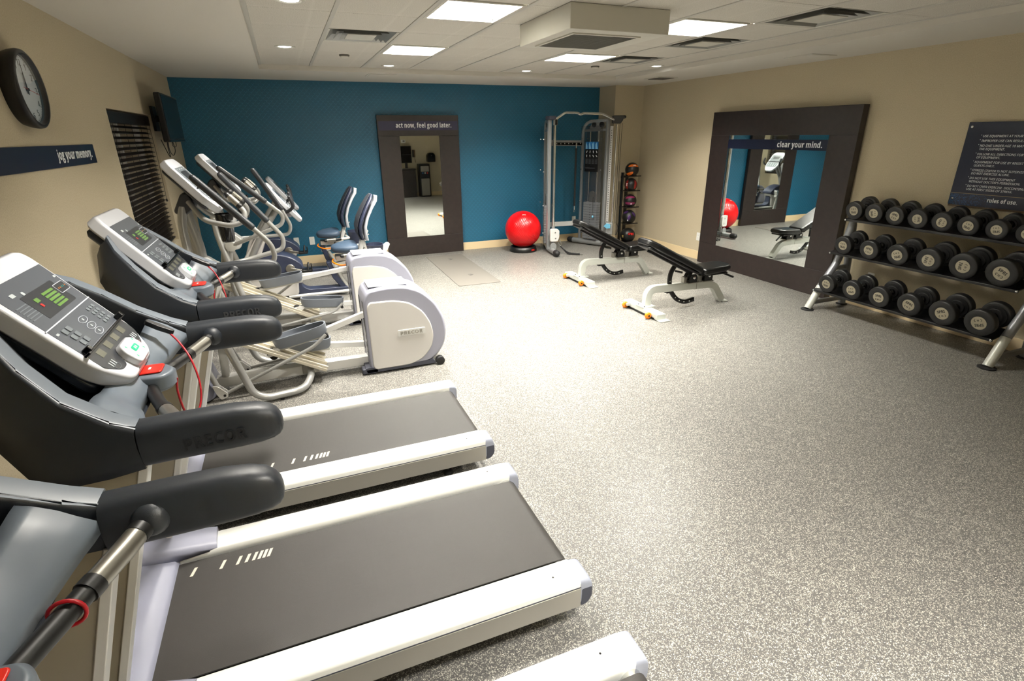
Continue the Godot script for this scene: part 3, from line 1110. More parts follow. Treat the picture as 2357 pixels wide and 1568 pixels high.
# ---------------------------------------------------------------- mirrors
func mirror_frame(t: Node3D, w: float, h: float, side: float, bottom: float, top: float, depth: float, T: Transform3D) -> void:
	# four boards round the glass, drawn in T's plane, origin at the middle of the foot
	var wg := w - 2.0 * side
	part(t, "frame_board", Geo.new().prism([W(-w / 2, 0), W(w / 2, 0), W(w / 2 - 0.001, bottom), W(-w / 2 + 0.001, bottom)], 0, depth, T, 0.003), M.espresso)
	part(t, "frame_board", Geo.new().prism([W(-w / 2, h - top), W(w / 2, h - top), W(w / 2, h), W(-w / 2, h)], 0, depth, T, 0.003), M.espresso)
	part(t, "frame_board", Geo.new().prism([W(-w / 2, bottom), W(-wg / 2, bottom), W(-wg / 2, h - top), W(-w / 2, h - top)], 0, depth, T, 0.003), M.espresso)
	part(t, "frame_board", Geo.new().prism([W(wg / 2, bottom), W(w / 2, bottom), W(w / 2, h - top), W(wg / 2, h - top)], 0, depth, T, 0.003), M.espresso)
	part(t, "mirror_glass", Geo.new().prism([W(-wg / 2 - 0.01, bottom - 0.01), W(wg / 2 + 0.01, bottom - 0.01), W(wg / 2 + 0.01, h - top + 0.01), W(-wg / 2 - 0.01, h - top + 0.01)], depth - 0.012, depth - 0.006, T), M.mirror_glass)

func mirrors() -> void:
	var a := thing("framed_mirror", "tall dark wood framed mirror reading act now, feel good later, on the blue wall", "mirror", V(1.905, 0, ZB + 0.021))
	var T := facing(Vector3.ZERO, V(0, 0, 1))
	mirror_frame(a, 1.20, 2.03, 0.305, 0.287, 0.28, 0.062, T)
	part(a, "banner", Geo.new().box(T * V(0, 1.888, 0.0625), V(1.17, 0.125, 0.003)), M.banner_purple)
	lettering(a, "act now, feel good later.", 0.825, 0.092, T * Transform3D(Basis(), V(0.075, 1.884, 0.0645)), M.white_print)
	var b := thing("framed_mirror", "large square dark wood framed mirror reading clear your mind on the beige wall", "mirror", V(XR - 0.0185, 0, -5.055))
	T = facing(Vector3.ZERO, V(-1, 0, 0))
	mirror_frame(b, 2.10, 2.0, 0.325, 0.29, 0.285, 0.085, T)
	part(b, "banner", Geo.new().box(T * V(0, 1.612, 0.0805), V(0.003, 0.112, 1.45)), M.banner_navy)
	lettering(b, "clear your mind.", 0.60, 0.086, T * Transform3D(Basis(), V(0.365, 1.606, 0.0825)), M.white_print)
# ---------------------------------------------------------------- treadmills
# local x as in the room, local z from the middle of the deck
const RIM := [Vector2(-0.400, 1.132), Vector2(-0.445, 1.154), Vector2(-0.522, 1.219), Vector2(-0.598, 1.312), Vector2(-0.635, 1.420)]

func rim_y(x: float) -> float:
	for i in 4:
		if x >= RIM[i + 1].x:
			return lerpf(RIM[i].y, RIM[i + 1].y, (RIM[i].x - x) / (RIM[i].x - RIM[i + 1].x))
	return 1.42

func build_treadmill(label: String) -> Node3D:
	var t := thing("treadmill", label, "treadmill", Vector3.ZERO, 0.0, "treadmills in a row")
	# --- deck
	part(t, "deck_frame", Geo.new().box(V(0.04, 0.125, 0), V(1.45, 0.09, 0.60), 0.004), M.black_plastic)
	for s in [-1.0, 1.0]:
		var pr := [W(0.292, 0.20), W(0.294, 0.219), W(0.30, 0.223), W(0.395, 0.223), W(0.408, 0.219), W(0.413, 0.209), W(0.413, 0.103), W(0.409, 0.098), W(0.30, 0.098), W(0.292, 0.103)]
		var T := Transform3D(Basis(V(0, 0, s), V(0, 1, 0), V(1, 0, 0)), Vector3.ZERO)
		var rail := part(t, "side_rail", Geo.new().prism(pr, -0.66, 0.79, T, 0.001, 0.5), M.rail_white)
		part(rail, "rail_skirt", Geo.new().box(V(0.065, 0.144, s * 0.4135), V(1.45, 0.086, 0.004), 0.001), M.rail_silver)
		part(rail, "rail_groove", Geo.new().box(V(0.065, 0.1915, s * 0.4138), V(1.45, 0.003, 0.0022)), M.cap_dark)
		part(rail, "screw", Geo.new().rod(V(0.70, 0.222, s * 0.36), V(0.70, 0.2238, s * 0.36), 0.004, 10), M.black_metal)
		# end cap: upper light part, lower dark part
		var R := []
		for st in [[0.788, 1.0], [0.806, 0.985], [0.822, 0.93], [0.832, 0.82], [0.836, 0.66]]:
			R.append(Geo.new().ring(V(st[0], 0.162, s * 0.353), V(0, 0, 1), V(0, 1, 0), 0.062, 0.0625 * st[1], 24, 0.35))
		part(t, "rail_cap", Geo.new().loft(R, false, true), M.cap_grey)
		part(t, "rail_cap_base", Geo.new().prism(round_poly([W(0.789, 0.098), W(0.82, 0.104), W(0.84, 0.13), W(0.8405, 0.185), W(0.789, 0.185)], 0.012), s * 0.302, s * 0.4165, Transform3D(), 0.006), M.cap_dark)
		part(t, "leveling_foot", Geo.new().rod(V(0.60, 0.02, s * 0.31), V(0.60, 0.10, s * 0.31), 0.008, 10), M.chrome)
		part(t, "foot_pad", Geo.new().lathe([W(0, 0), W(0.028, 0), W(0.028, 0.012), W(0.014, 0.024), W(0, 0.024)], 16, Transform3D(Basis(), V(0.60, 0, s * 0.31))), M.black_rubber)
		part(t, "foot_bracket", Geo.new().box(V(0.60, 0.085, s * 0.31), V(0.08, 0.04, 0.05), 0.004), M.black_metal)
	# running belt round the rear roller
	var bp := [W(-0.64, 0.205)]
	for k in 13:
		var a := PI / 2 - PI * k / 12.0
		bp.append(W(0.768 + cos(a) * 0.042, 0.163 + sin(a) * 0.042))
	bp.append(W(-0.64, 0.121))
	bp.append(W(-0.64, 0.126))
	for k in 13:
		var a := -PI / 2 + PI * k / 12.0
		bp.append(W(0.768 + cos(a) * 0.037, 0.163 + sin(a) * 0.037))
	bp.append(W(-0.64, 0.200))
	part(t, "running_belt", Geo.new().prism(bp, -0.272, 0.272, Transform3D(), 0.0, 0.5), M.belt)
	part(t, "rear_roller", Geo.new().rod(V(0.768, 0.163, -0.296), V(0.768, 0.163, 0.296), 0.0365, 20, 0.003), M.chrome)
	part(t, "rear_bar", Geo.new().box(V(0.826, 0.112, 0), V(0.012, 0.018, 0.62), 0.003), M.rail_silver)
	# --- motor hood with wings over the rails
	var hp := [W(-0.600, 0.206), W(-0.612, 0.222), W(-0.66, 0.235), W(-0.76, 0.262), W(-0.88, 0.292), W(-0.99, 0.302), W(-1.06, 0.285), W(-1.095, 0.235), W(-1.10, 0.05), W(-0.62, 0.05)]
	part(t, "motor_hood", Geo.new().prism(hp, -0.405, 0.405, Transform3D(), 0.018, 0.6), M.hood_lavender)
	for s in [-1.0, 1.0]:
		# wing: swept strip from the hood side out along the rail, curling inwards
		var R := []
		for st in [[-0.98, 0.09, 0.30], [-0.86, 0.085, 0.305], [-0.74, 0.08, 0.295], [-0.64, 0.072, 0.278], [-0.56, 0.066, 0.262], [-0.50, 0.062, 0.250], [-0.475, 0.060, 0.244]]:
			var zi: float = s * (0.418 - st[1] * 2.0)
			var zo: float = s * 0.420
			var y: float = st[2]
			R.append(PackedVector3Array([V(st[0], 0.215, zo), V(st[0], y - 0.012, zo), V(st[0] + 0.002, y, lerpf(zo, zi, 0.12)), V(st[0] + 0.004, y + 0.002, lerpf(zo, zi, 0.5)), V(st[0] + 0.006, y - 0.004, lerpf(zo, zi, 0.85)), V(st[0] + 0.008, y - 0.022, zi), V(st[0] + 0.008, 0.215, zi)]))
		part(t, "hood_wing", Geo.new().loft(R), M.hood_lavender)
	# --- uprights
	for s in [-1.0, 1.0]:
		var up := part(t, "upright", Geo.new().prism([W(-0.86, 0.05), W(-0.70, 0.05), W(-0.405, 1.035), W(-0.565, 1.035)], s * 0.362, s * 0.402, Transform3D(), 0.004), M.champagne)
		part(up, "upright_edge", Geo.new().prism([W(-0.712, 0.05), W(-0.690, 0.05), W(-0.395, 1.035), W(-0.417, 1.035)], s * 0.356, s * 0.408, Transform3D(), 0.003), M.silver_light)
		part(up, "bolt", Geo.new().rod(V(-0.50, 0.985, s * 0.355), V(-0.50, 0.985, s * 0.410), 0.011, 12, 0.003), M.chrome)
	# --- arms
	for s in [-1.0, 1.0]:
		var R := []
		for st in [[-0.096, 1.073, 0.010, 0.010], [-0.099, 1.074, 0.022, 0.020], [-0.107, 1.076, 0.034, 0.028], [-0.122, 1.079, 0.044, 0.034], [-0.15, 1.081, 0.051, 0.039], [-0.20, 1.083, 0.055, 0.042], [-0.28, 1.083, 0.0555, 0.043], [-0.36, 1.082, 0.055, 0.043], [-0.402, 1.081, 0.055, 0.043]]:
			R.append(Geo.new().ring(V(st[0], st[1], s * 0.378), V(0, 0, 1), V(0, 1, 0), st[3], st[2], 28, 0.72))
		var arm := part(t, "arm", Geo.new().loft(R), M.treadmill_grey)
		part(arm, "knuckle", Geo.new().ball(V(-0.325, 1.088, s * 0.345), V(0.034, 0.034, 0.03), 20), M.treadmill_grey)
		if s > 0:
			lettering(arm, "PRECOR", 0.135, 0.030, facing(V(-0.245, 1.078, 0.4212), V(0, 0, 1)) * Transform3D(Basis(Vector3.BACK, deg_to_rad(2.0)), Vector3.ZERO), M.treadmill_grey, true, 0.003)
		# side shell: sweeps up and inwards to the head of the console
		var rim := [V(-0.402, 1.134, 0.400), V(-0.448, 1.156, 0.396), V(-0.530, 1.214, 0.376), V(-0.600, 1.288, 0.336), V(-0.655, 1.348, 0.282), V(-0.692, 1.390, 0.200)]
		var foot := [V(-0.402, 1.028, 0.412), V(-0.470, 1.020, 0.414), V(-0.600, 1.012, 0.408), V(-0.668, 1.120, 0.372), V(-0.722, 1.235, 0.312), V(-0.738, 1.320, 0.205)]
		var RS := []
		var RM := []
		for i in 6:
			var r: Vector3 = rim[i]
			var f: Vector3 = foot[i]
			var inw := 0.05 if i < 5 else 0.03
			var m := r.lerp(f, 0.45) + V(-0.004, 0.0, 0.012)
			var ring := PackedVector3Array()
			for q in [r + V(0, 0, 0.006), r + V(-0.004, -0.012, 0.014), m, f, f + V(0.012, 0.0, -inw), m + V(0.02, -0.01, -inw - 0.01), r + V(0.004, -0.012, -inw), r + V(0.002, 0.0, -inw + 0.008)]:
				ring.append(V(q.x, q.y, q.z * s))
			RS.append(ring)
			var top := PackedVector3Array()
			for q in [r + V(0.001, 0.0025, 0.004), r + V(0.001, -0.003, 0.008), r + V(0.001, -0.003, -inw + 0.004), r + V(0.001, 0.0025, -inw + 0.010)]:
				top.append(V(q.x, q.y, q.z * s))
			RM.append(top)
		part(t, "side_shell", Geo.new().loft(RS), M.treadmill_grey)
		part(t, "shell_rim", Geo.new().loft(RM), M.treadmill_light)
	# pockets beside the console
	var fl := []
	for st in [[-0.440, 1.062, 0.360], [-0.51, 1.070, 0.360], [-0.59, 1.125, 0.335], [-0.648, 1.235, 0.285], [-0.680, 1.350, 0.195]]:
		fl.append(PackedVector3Array([V(st[0], st[1], -st[2]), V(st[0], st[1], st[2]), V(st[0] - 0.025, st[1] - 0.018, st[2]), V(st[0] - 0.025, st[1] - 0.018, -st[2])]))
	part(t, "pocket_tray", Geo.new().loft(fl), M.treadmill_pocket)
	# bridge between the arms below the console, dipping in the middle
	var br := []
	for k in 25:
		var z := lerpf(-0.337, 0.337, k / 24.0)
		var u := absf(z) / 0.337
		var xr := lerpf(-0.448, -0.402, smoothstep(0.45, 1.0, u))
		var xf := lerpf(-0.515, -0.500, smoothstep(0.5, 0.9, u))
		var dip := lerpf(0.052, 0.008, smoothstep(0.50, 0.92, u))
		var ring := PackedVector3Array()
		for m in 5:
			var x := lerpf(xr, xf, m / 4.0)
			ring.append(V(x, rim_y(x) - dip - 0.012 * absf(m - 2.0) / 2.0, z))
		for m in 5:
			var x := lerpf(xf, xr, m / 4.0)
			ring.append(V(x, rim_y(x) - dip - 0.040, z))
		br.append(ring)
	part(t, "arm_bridge", Geo.new().loft(br), M.treadmill_light)
	# --- handlebar with the stop pod
	for s in [-1.0, 1.0]:
		var pts := [V(-0.330, 1.088, s * 0.335), V(-0.352, 1.083, s * 0.28), V(-0.405, 1.075, s * 0.16), V(-0.442, 1.078, s * 0.055)]
		var hb := part(t, "handlebar", Geo.new().tube(fillet(pts, 0.06), 0.0175, 16), M.black_plastic)
		var c0: Vector3 = pts[0].lerp(pts[1], 0.55)
		var c1: Vector3 = pts[1].lerp(pts[2], 0.55)
		part(hb, "pulse_sensor", Geo.new().tube(fillet([c0, pts[1], c1], 0.06), 0.0195, 16), M.steel_brushed)
		part(hb, "collar", Geo.new().tube([pts[0].lerp(pts[1], 0.25), c0], 0.0205, 16), M.black_plastic)
		part(hb, "collar", Geo.new().tube([c1, pts[1].lerp(pts[2], 0.72)], 0.0205, 16), M.black_plastic)
	var pod := part(t, "stop_pod", Geo.new().prism(round_poly([W(-0.055, -0.05), W(0.035, -0.055), W(0.062, -0.02), W(0.062, 0.02), W(0.035, 0.055), W(-0.055, 0.05)], 0.03), -0.055, 0.0, Transform3D(Basis(V(1, 0, 0), V(0, 0, -1), V(0, 1, 0)), V(-0.448, 1.118, 0)), 0.012), M.treadmill_light)
	part(pod, "stop_button", Geo.new().prism(round_poly([W(-0.030, -0.034), W(0.034, -0.034), W(0.034, 0.034), W(-0.030, 0.034)], 0.012), 0.0, 0.006, Transform3D(Basis(V(1, 0, 0), V(0, 0, -1), V(0, 1, 0)), V(-0.448, 1.1185, 0)), 0.003), M.red_button)
	part(pod, "button_print", Geo.new().box(V(-0.448, 1.1248, 0.0), V(0.006, 0.0006, 0.016)), M.white_print)
	# --- console: a slab seen from above; its own axes: x across, y up the slab, z out of it
	var top := V(-0.722, 1.470, 0)
	var bot := V(-0.452, 1.140, 0)
	var yd := (top - bot).normalized()
	var zd := V(yd.y, -yd.x, 0)
	var CT := Transform3D(Basis(yd.cross(zd), yd, zd), (top + bot) * 0.5)
	var h := (top - bot).length()      # about 0.40
	var w := 0.36
	var shape := round_poly([W(-w / 2, h / 2 - 0.03), W(-w / 2 + 0.02, h / 2), W(w / 2 - 0.02, h / 2), W(w / 2, h / 2 - 0.03), W(w / 2, -h / 2 + 0.085), W(w / 2 - 0.07, -h / 2), W(-w / 2 + 0.07, -h / 2), W(-w / 2, -h / 2 + 0.085)], 0.035)
	var con := part(t, "console", Geo.new().prism(shape, -0.055, 0.0, Transform3D(), 0.012), M.console_white, CT)
	part(con, "console_back", Geo.new().prism(round_poly([W(-w / 2 + 0.012, -h / 2 + 0.05), W(w / 2 - 0.012, -h / 2 + 0.05), W(w / 2 - 0.012, h / 2 - 0.02), W(-w / 2 + 0.012, h / 2 - 0.02)], 0.03), -0.085, -0.050, Transform3D(), 0.012), M.treadmill_pocket)
	# printed panels, 0.6 mm proud
	var ow := w - 0.034
	part(con, "upper_panel", Geo.new().prism([W(-ow / 2, 0.012), W(ow / 2, 0.012), W(ow / 2, h / 2 - 0.062), W(-ow / 2, h / 2 - 0.062)], 0.0, 0.0008), M.console_panel)
	part(con, "middle_panel", Geo.new().prism([W(-ow / 2, -0.082), W(ow / 2, -0.082), W(ow / 2, 0.009), W(-ow / 2, 0.009)], 0.0, 0.0008), M.console_panel)
	var lp := round_poly([W(-ow / 2, -0.085), W(-ow / 2, -0.135), W(-ow / 2 + 0.05, -0.172), W(-0.065, -0.172), W(-0.055, -0.135), W(0.055, -0.135), W(0.065, -0.172), W(ow / 2 - 0.05, -0.172), W(ow / 2, -0.135), W(ow / 2, -0.085)], 0.02)
	part(con, "lower_panel", Geo.new().prism(lp, 0.0, 0.0008), M.console_panel_dark)
	# upper panel print: display, meters, text block
	part(con, "display_window", Geo.new().prism(rect(0.20, 0.075, 0.004), 0.0008, 0.0014, Transform3D(Basis(), V(0.01, 0.065, 0))), M.console_panel_dark)
	for k in 5:
		part(con, "display_bar", Geo.new().box(V(0.035, 0.040 + k * 0.0105, 0.0018), V(0.070, 0.0070, 0.0008)), M.screen_green)
	part(con, "display_box", Geo.new().prism(rect(0.066, 0.03, 0.006), 0.0014, 0.0018, Transform3D(Basis(), V(0.118, 0.073, 0))), M.panel_line)
	part(con, "display_box_inner", Geo.new().prism(rect(0.063, 0.027, 0.005), 0.0018, 0.0021, Transform3D(Basis(), V(0.118, 0.073, 0))), M.console_panel_dark)
	for k in 5:
		part(con, "indicator_led", Geo.new().box(V(0.096 + k * 0.011, 0.073, 0.0024), V(0.006, 0.004, 0.0006)), [M.led_orange, M.led_orange, M.led_teal, M.led_teal, M.led_orange][k])
	part(con, "indicator_led", Geo.new().box(V(-0.045, 0.078, 0.0020), V(0.022, 0.012, 0.0008)), M.screen_green)
	part(con, "indicator_led", Geo.new().box(V(-0.050, 0.062, 0.0020), V(0.010, 0.010, 0.0008)), M.print_red)
	part(con, "label_patch", Geo.new().box(V(-0.10, 0.115, 0.0014), V(0.022, 0.010, 0.0006)), M.key_print)
	part(con, "label_patch", Geo.new().box(V(-0.055, 0.108, 0.0014), V(0.012, 0.010, 0.0006)), M.key_print)
	part(con, "label_patch", Geo.new().box(V(0.15, 0.105, 0.0014), V(0.014, 0.006, 0.0006)), M.key_print)
	for k in 6:
		part(con, "text_line", Geo.new().box(V(-0.122, 0.085 - k * 0.008, 0.0014), V(0.058, 0.0026, 0.0006)), M.key_grey)
	# middle panel: keypad, ovals, channel keys
	for i in 3:
		for j in 4:
			part(con, "number_key", Geo.new().prism(rect(0.015, 0.011, 0.004, 3), 0.0008, 0.003, Transform3D(Basis(), V(0.088 + i * 0.020, -0.012 - j * 0.0165, 0)), 0.0008), M.key_grey)
	for st in [[0.012, -0.022], [0.012, -0.046], [0.012, -0.068]]:
		part(con, "oval_key", Geo.new().tube(oval(V(st[0], st[1], 0.0014), 0.026, 0.0095), 0.0009, 5, 0, true), M.panel_line)
		part(con, "key_mark", Geo.new().box(V(st[0], st[1], 0.0014), V(0.007, 0.007, 0.0008)), M.key_print)
	for i in 2:
		for j in 3:
			var ck := part(con, "channel_key", Geo.new().prism(rect(0.020, 0.017, 0.004, 3), 0.0008, 0.0035, Transform3D(Basis(), V(-0.112 + i * 0.028 + j * 0.004, -0.016 - j * 0.022, 0)), 0.0008), M.key_grey)
			ck.name = "channel_key"
	part(con, "label_patch", Geo.new().box(V(-0.145, -0.010, 0.0014), V(0.014, 0.006, 0.0006)), M.key_print)
	part(con, "panel_divider", Geo.new().box(V(0, 0.0105, 0.0010), V(ow + 0.01, 0.0030, 0.0012)), M.panel_line)
	# reading ledge
	part(con, "reading_ledge", Geo.new().bar(V(-ow / 2 - 0.008, -0.086, 0.009), V(ow / 2 + 0.008, -0.086, 0.009), 0.007, 0.018, 0.002, V(0, 0, 1)), M.black_gloss)
	for s in [-1.0, 1.0]:
		part(con, "ledge_stop", Geo.new().box(V(s * (ow / 2 - 0.012), -0.078, 0.012), V(0.016, 0.016, 0.022), 0.003), M.black_gloss)
	for k in 4:
		part(con, "small_display", Geo.new().box(V(-0.10 + k * 0.066, -0.107, 0.0012), V(0.034, 0.022, 0.0008)), M.screen_off)
	for s in [-1.0, 1.0]:
		for k in 3:
			part(con, "text_line", Geo.new().box(V(s * 0.115 + (k - 1) * 0.013, -0.142, 0.0014), V(0.005, 0.016, 0.0006)), M.key_print)
		part(con, "oval_key", Geo.new().tube(oval(V(s * 0.112, -0.156, 0.0014), 0.016, 0.007), 0.0008, 5, 0, true), M.key_grey)
	part(con, "oval_key", Geo.new().tube(oval(V(0.092, -0.163, 0.0014), 0.013, 0.0065), 0.0009, 5, 0, true), M.print_pink)
	# motion pod with the green key
	var pk := part(con, "speed_pod", Geo.new().prism(round_poly([W(-0.052, -0.20), W(0.052, -0.20), W(0.060, -0.150), W(0.042, -0.126), W(-0.042, -0.126), W(-0.060, -0.150)], 0.024), -0.004, 0.022, Transform3D(), 0.007), M.console_white)
	part(pk, "speed_key", Geo.new().prism(rect(0.042, 0.017, 0.006), 0.022, 0.0232, Transform3D(Basis(), V(0, -0.160, 0))), M.key_light_green)
	for k in 2:
		part(pk, "key_mark", Geo.new().box(V(-0.006 + k * 0.011, -0.160, 0.0236), V(0.006, 0.008, 0.0006)), M.white_print)
	for s in [-1.0, 1.0]:
		for u in [-1.0, 1.0]:
			part(pk, "arrow_print", Geo.new().prism([W(-0.005, -0.003), W(0.005, -0.003), W(0, 0.004)], 0.022, 0.0225, Transform3D(Basis(Vector3.BACK, -s * PI / 2), V(s * 0.036, -0.160 + u * 0.018, 0))), M.print_green)
	return t

func oval(c: Vector3, rx: float, ry: float, k := 20) -> Array:
	var o := []
	for i in k:
		o.append(c + V(cos(TAU * i / k) * rx, sin(TAU * i / k) * ry, 0))
	return o

func belt_marks(t: Node3D, x0: float, z: float) -> void:
	for d in [0.0, 0.10, 0.157, 0.188, 0.214, 0.234, 0.251, 0.268]:
		var T := Transform3D(Basis(V(1, 0, 0), V(0, 0, -1), V(0, 1, 0)), V(x0 + d, 0.2052, z))
		part(t, "belt_stripe", Geo.new().prism([W(-0.012, -0.022), W(-0.001, -0.022), W(0.011, 0.022), W(0.0, 0.022)], 0.0, 0.0006, T), M.belt_mark)

func safety_cord(t: Node3D, hang: float) -> void:
	# clip on the rim, red cord to the stop pod
	var clip := part(t, "safety_clip", Geo.new().prism(round_poly([W(-0.045, -0.008), W(0.0, -0.011), W(0.046, -0.006), W(0.046, 0.006), W(0.0, 0.011), W(-0.045, 0.008)], 0.008), 0.0, 0.018, Transform3D(Basis(V(0.85, -0.45, 0.26).normalized(), V(0.2, 0.1, -0.97).normalized(), V(0.48, 0.87, 0.1).normalized()), V(-0.455, 1.172, -0.225)), 0.004), M.black_plastic)
	assert(clip != null)
	part(t, "safety_cord", Geo.new().tube(curve([V(-0.425, 1.160, -0.215), V(-0.395, 1.130, -0.18), V(-0.365, 1.085, -0.13 + hang), V(-0.350, 1.01, -0.09 + hang), V(-0.36, 0.95, -0.05), V(-0.385, 0.96, 0.0), V(-0.392, 1.04, 0.01), V(-0.386, 1.085, 0.005)], 8), 0.0032, 8), M.red_cord)

func treadmills() -> void:
	var a := build_treadmill("treadmill between the first elliptical and the other treadmills, stripes on its belt's near edge")
	var b: Node3D = dup(a, V(0, 0, -1.717), "middle treadmill of the row, its belt stripes beside the far rail")
	var c: Node3D = dup(a, V(0, 0, -0.662), "treadmill at the end of the row beside the beige rear wall")
	a.position = V(0, 0, -2.766)
	belt_marks(a, -0.273, 0.192)
	belt_marks(b, -0.542, -0.209)
	belt_marks(c, -0.30, -0.209)
	safety_cord(a, 0.03)
	safety_cord(b, 0.0)
	part(c, "safety_cord", Geo.new().tube(oval(V(-0.405, 1.075, -0.16), 0.024, 0.024), 0.0032, 8, 0, true), M.red_cord)
# ---------------------------------------------------------------- ellipticals
func elliptical_pedal(e: Node3D, s: float, c: Vector3, tilt: float, bar_end: Vector3, roller: bool) -> void:
	# tray with a raised rim; c is the middle of its floor
	var B := Basis(Vector3.BACK, tilt)
	var T := Transform3D(B, c)
	var outer := []
	var inner := []
	for k in 28:
		var a := TAU * k / 28.0
		var x := signf(cos(a)) * pow(absf(cos(a)), 0.55)
		var z := signf(sin(a)) * pow(absf(sin(a)), 0.7)
		outer.append(V(x * 0.198, 0, z * 0.074))
		inner.append(V(x * 0.186, 0, z * 0.062))
	var R := []
	for st in [[0.90, -0.045, 0], [0.965, -0.02, 0], [1.0, 0.03, 0], [0.995, 0.036, 0], [1.0, 0.035, 1], [0.985, 0.002, 1], [0.9, -0.003, 1]]:
		var ring := PackedVector3Array()
		for k in 28:
			var p: Vector3 = (outer[k] if st[2] == 0 else inner[k]) * st[0]
			ring.append(T * (p + V(0, st[1], 0)))
		R.append(ring)
	var g := Geo.new()
	# walls outside and inside, then floor and underside
	g.loft(R.slice(0, 4), false, false)
	var g2 := Geo.new()
	for i in range(4, 6):
		for k in 28:
			var k2 := (k + 1) % 28
			var cen: Vector3 = T * V(0, 0.02, 0)
			var n0: Vector3 = (cen - R[i][k]).normalized()
			var n1: Vector3 = (cen - R[i][k2]).normalized()
			g.q4(R[i][k], R[i][k2], R[i + 1][k2], R[i + 1][k], n0, n1, n1, n0)
	for k in 28:
		var k2 := (k + 1) % 28
		g.q4(R[3][k], R[3][k2], R[4][k2], R[4][k], B * Vector3.UP, B * Vector3.UP, B * Vector3.UP, B * Vector3.UP)
		g.t3(T * V(0, -0.003, 0), R[6][k], R[6][k2], B * Vector3.UP, B * Vector3.UP, B * Vector3.UP)
		g.t3(T * V(0, -0.045, 0), R[0][k], R[0][k2], B * Vector3.DOWN, B * Vector3.DOWN, B * Vector3.DOWN)
	assert(g2.v.size() == 0)
	var ped := part(e, "pedal", g, M.pedal_grey)
	part(ped, "pedal_bracket", Geo.new().box(T * V(-0.02, -0.055, 0), V(0.40, 0.025, 0.06), 0.005, B), M.silver_paint)
	part(ped, "pivot_bolt", Geo.new().rod(T * V(0.175, -0.05, s * 0.03), T * V(0.175, -0.05, s * 0.075), 0.013, 12, 0.002), M.black_metal)
	if roller:
		var wc: Vector3 = T * V(-0.232, -0.065, 0)
		part(e, "ramp_roller", Geo.new().rod(wc - V(0, 0, 0.022), wc + V(0, 0, 0.022), 0.031, 20, 0.004), M.black_rubber)
		part(ped, "roller_fork", Geo.new().prism(round_poly([W(-0.262, -0.085), W(-0.19, -0.085), W(-0.15, -0.04), W(-0.19, -0.035), W(-0.25, -0.048)], 0.012), s * 0.026, s * 0.034, T, 0.001), M.silver_light)
		part(ped, "pivot_bolt", Geo.new().rod(wc + V(0, 0, s * 0.02), wc + V(0, 0, s * 0.04), 0.008, 10), M.black_metal)
	part(e, "stride_bar", Geo.new().bar(T * V(0.17, -0.03, 0), bar_end, 0.045, 0.042, 0.003), M.silver_light)

func elliptical_arm(e: Node3D, s: float, pts: Array, foot: Array, pedal_end: Vector3) -> void:
	# pts: grip top, grip end, bend points ... pivot, in (x, y); foot: lower arm to the link joint
	var z := s * 0.29
	var up := []
	for p in pts:
		up.append(V(p.x, p.y, z))
	up[up.size() - 1].z = s * 0.20
	var gp: Vector3 = up[0].lerp(up[1], 0.97)
	var arm := part(e, "swing_arm", Geo.new().tube(fillet([gp] + up.slice(1), 0.09, 6), 0.0165, 14), M.elliptical_tube)
	part(arm, "grip", Geo.new().tube([up[0], up[0].lerp(up[1], 0.05), up[1]], [0.0205, 0.0225, 0.0225], 16, 2), M.grip_charcoal)
	var low := []
	for p in foot:
		low.append(V(p.x, p.y, s * 0.185))
	part(arm, "lower_arm", Geo.new().tube(fillet([up[up.size() - 1]] + low, 0.10, 6), 0.018, 14), M.elliptical_tube)
	var hub: Vector3 = up[up.size() - 1]
	part(arm, "pivot_hub", Geo.new().rod(V(hub.x, hub.y, s * 0.10), V(hub.x, hub.y, s * 0.225), 0.045, 24, 0.006), M.silver_paint)
	var j: Vector3 = low[low.size() - 1]
	for k in [-0.022, 0.022]:
		part(arm, "clevis_plate", Geo.new().prism(round_poly([W(-0.045, 0.085), W(-0.012, 0.075), W(0.045, 0.012), W(0.04, -0.018), W(-0.005, -0.03), W(-0.03, 0.02)], 0.012), -0.003, 0.003, Transform3D(Basis(), V(j.x, j.y, j.z + k)), 0.001), M.silver_light)
	part(arm, "pivot_bolt", Geo.new().rod(V(j.x + 0.022, j.y + 0.0, j.z - 0.03), V(j.x + 0.022, j.y + 0.0, j.z + 0.03), 0.009, 10), M.black_metal)
	part(e, "link_rod", Geo.new().tube(fillet([j + V(0.022, 0, 0), pedal_end + V(-0.09, -0.075, s * 0.01), pedal_end], 0.05), 0.0125, 12), M.elliptical_tube)

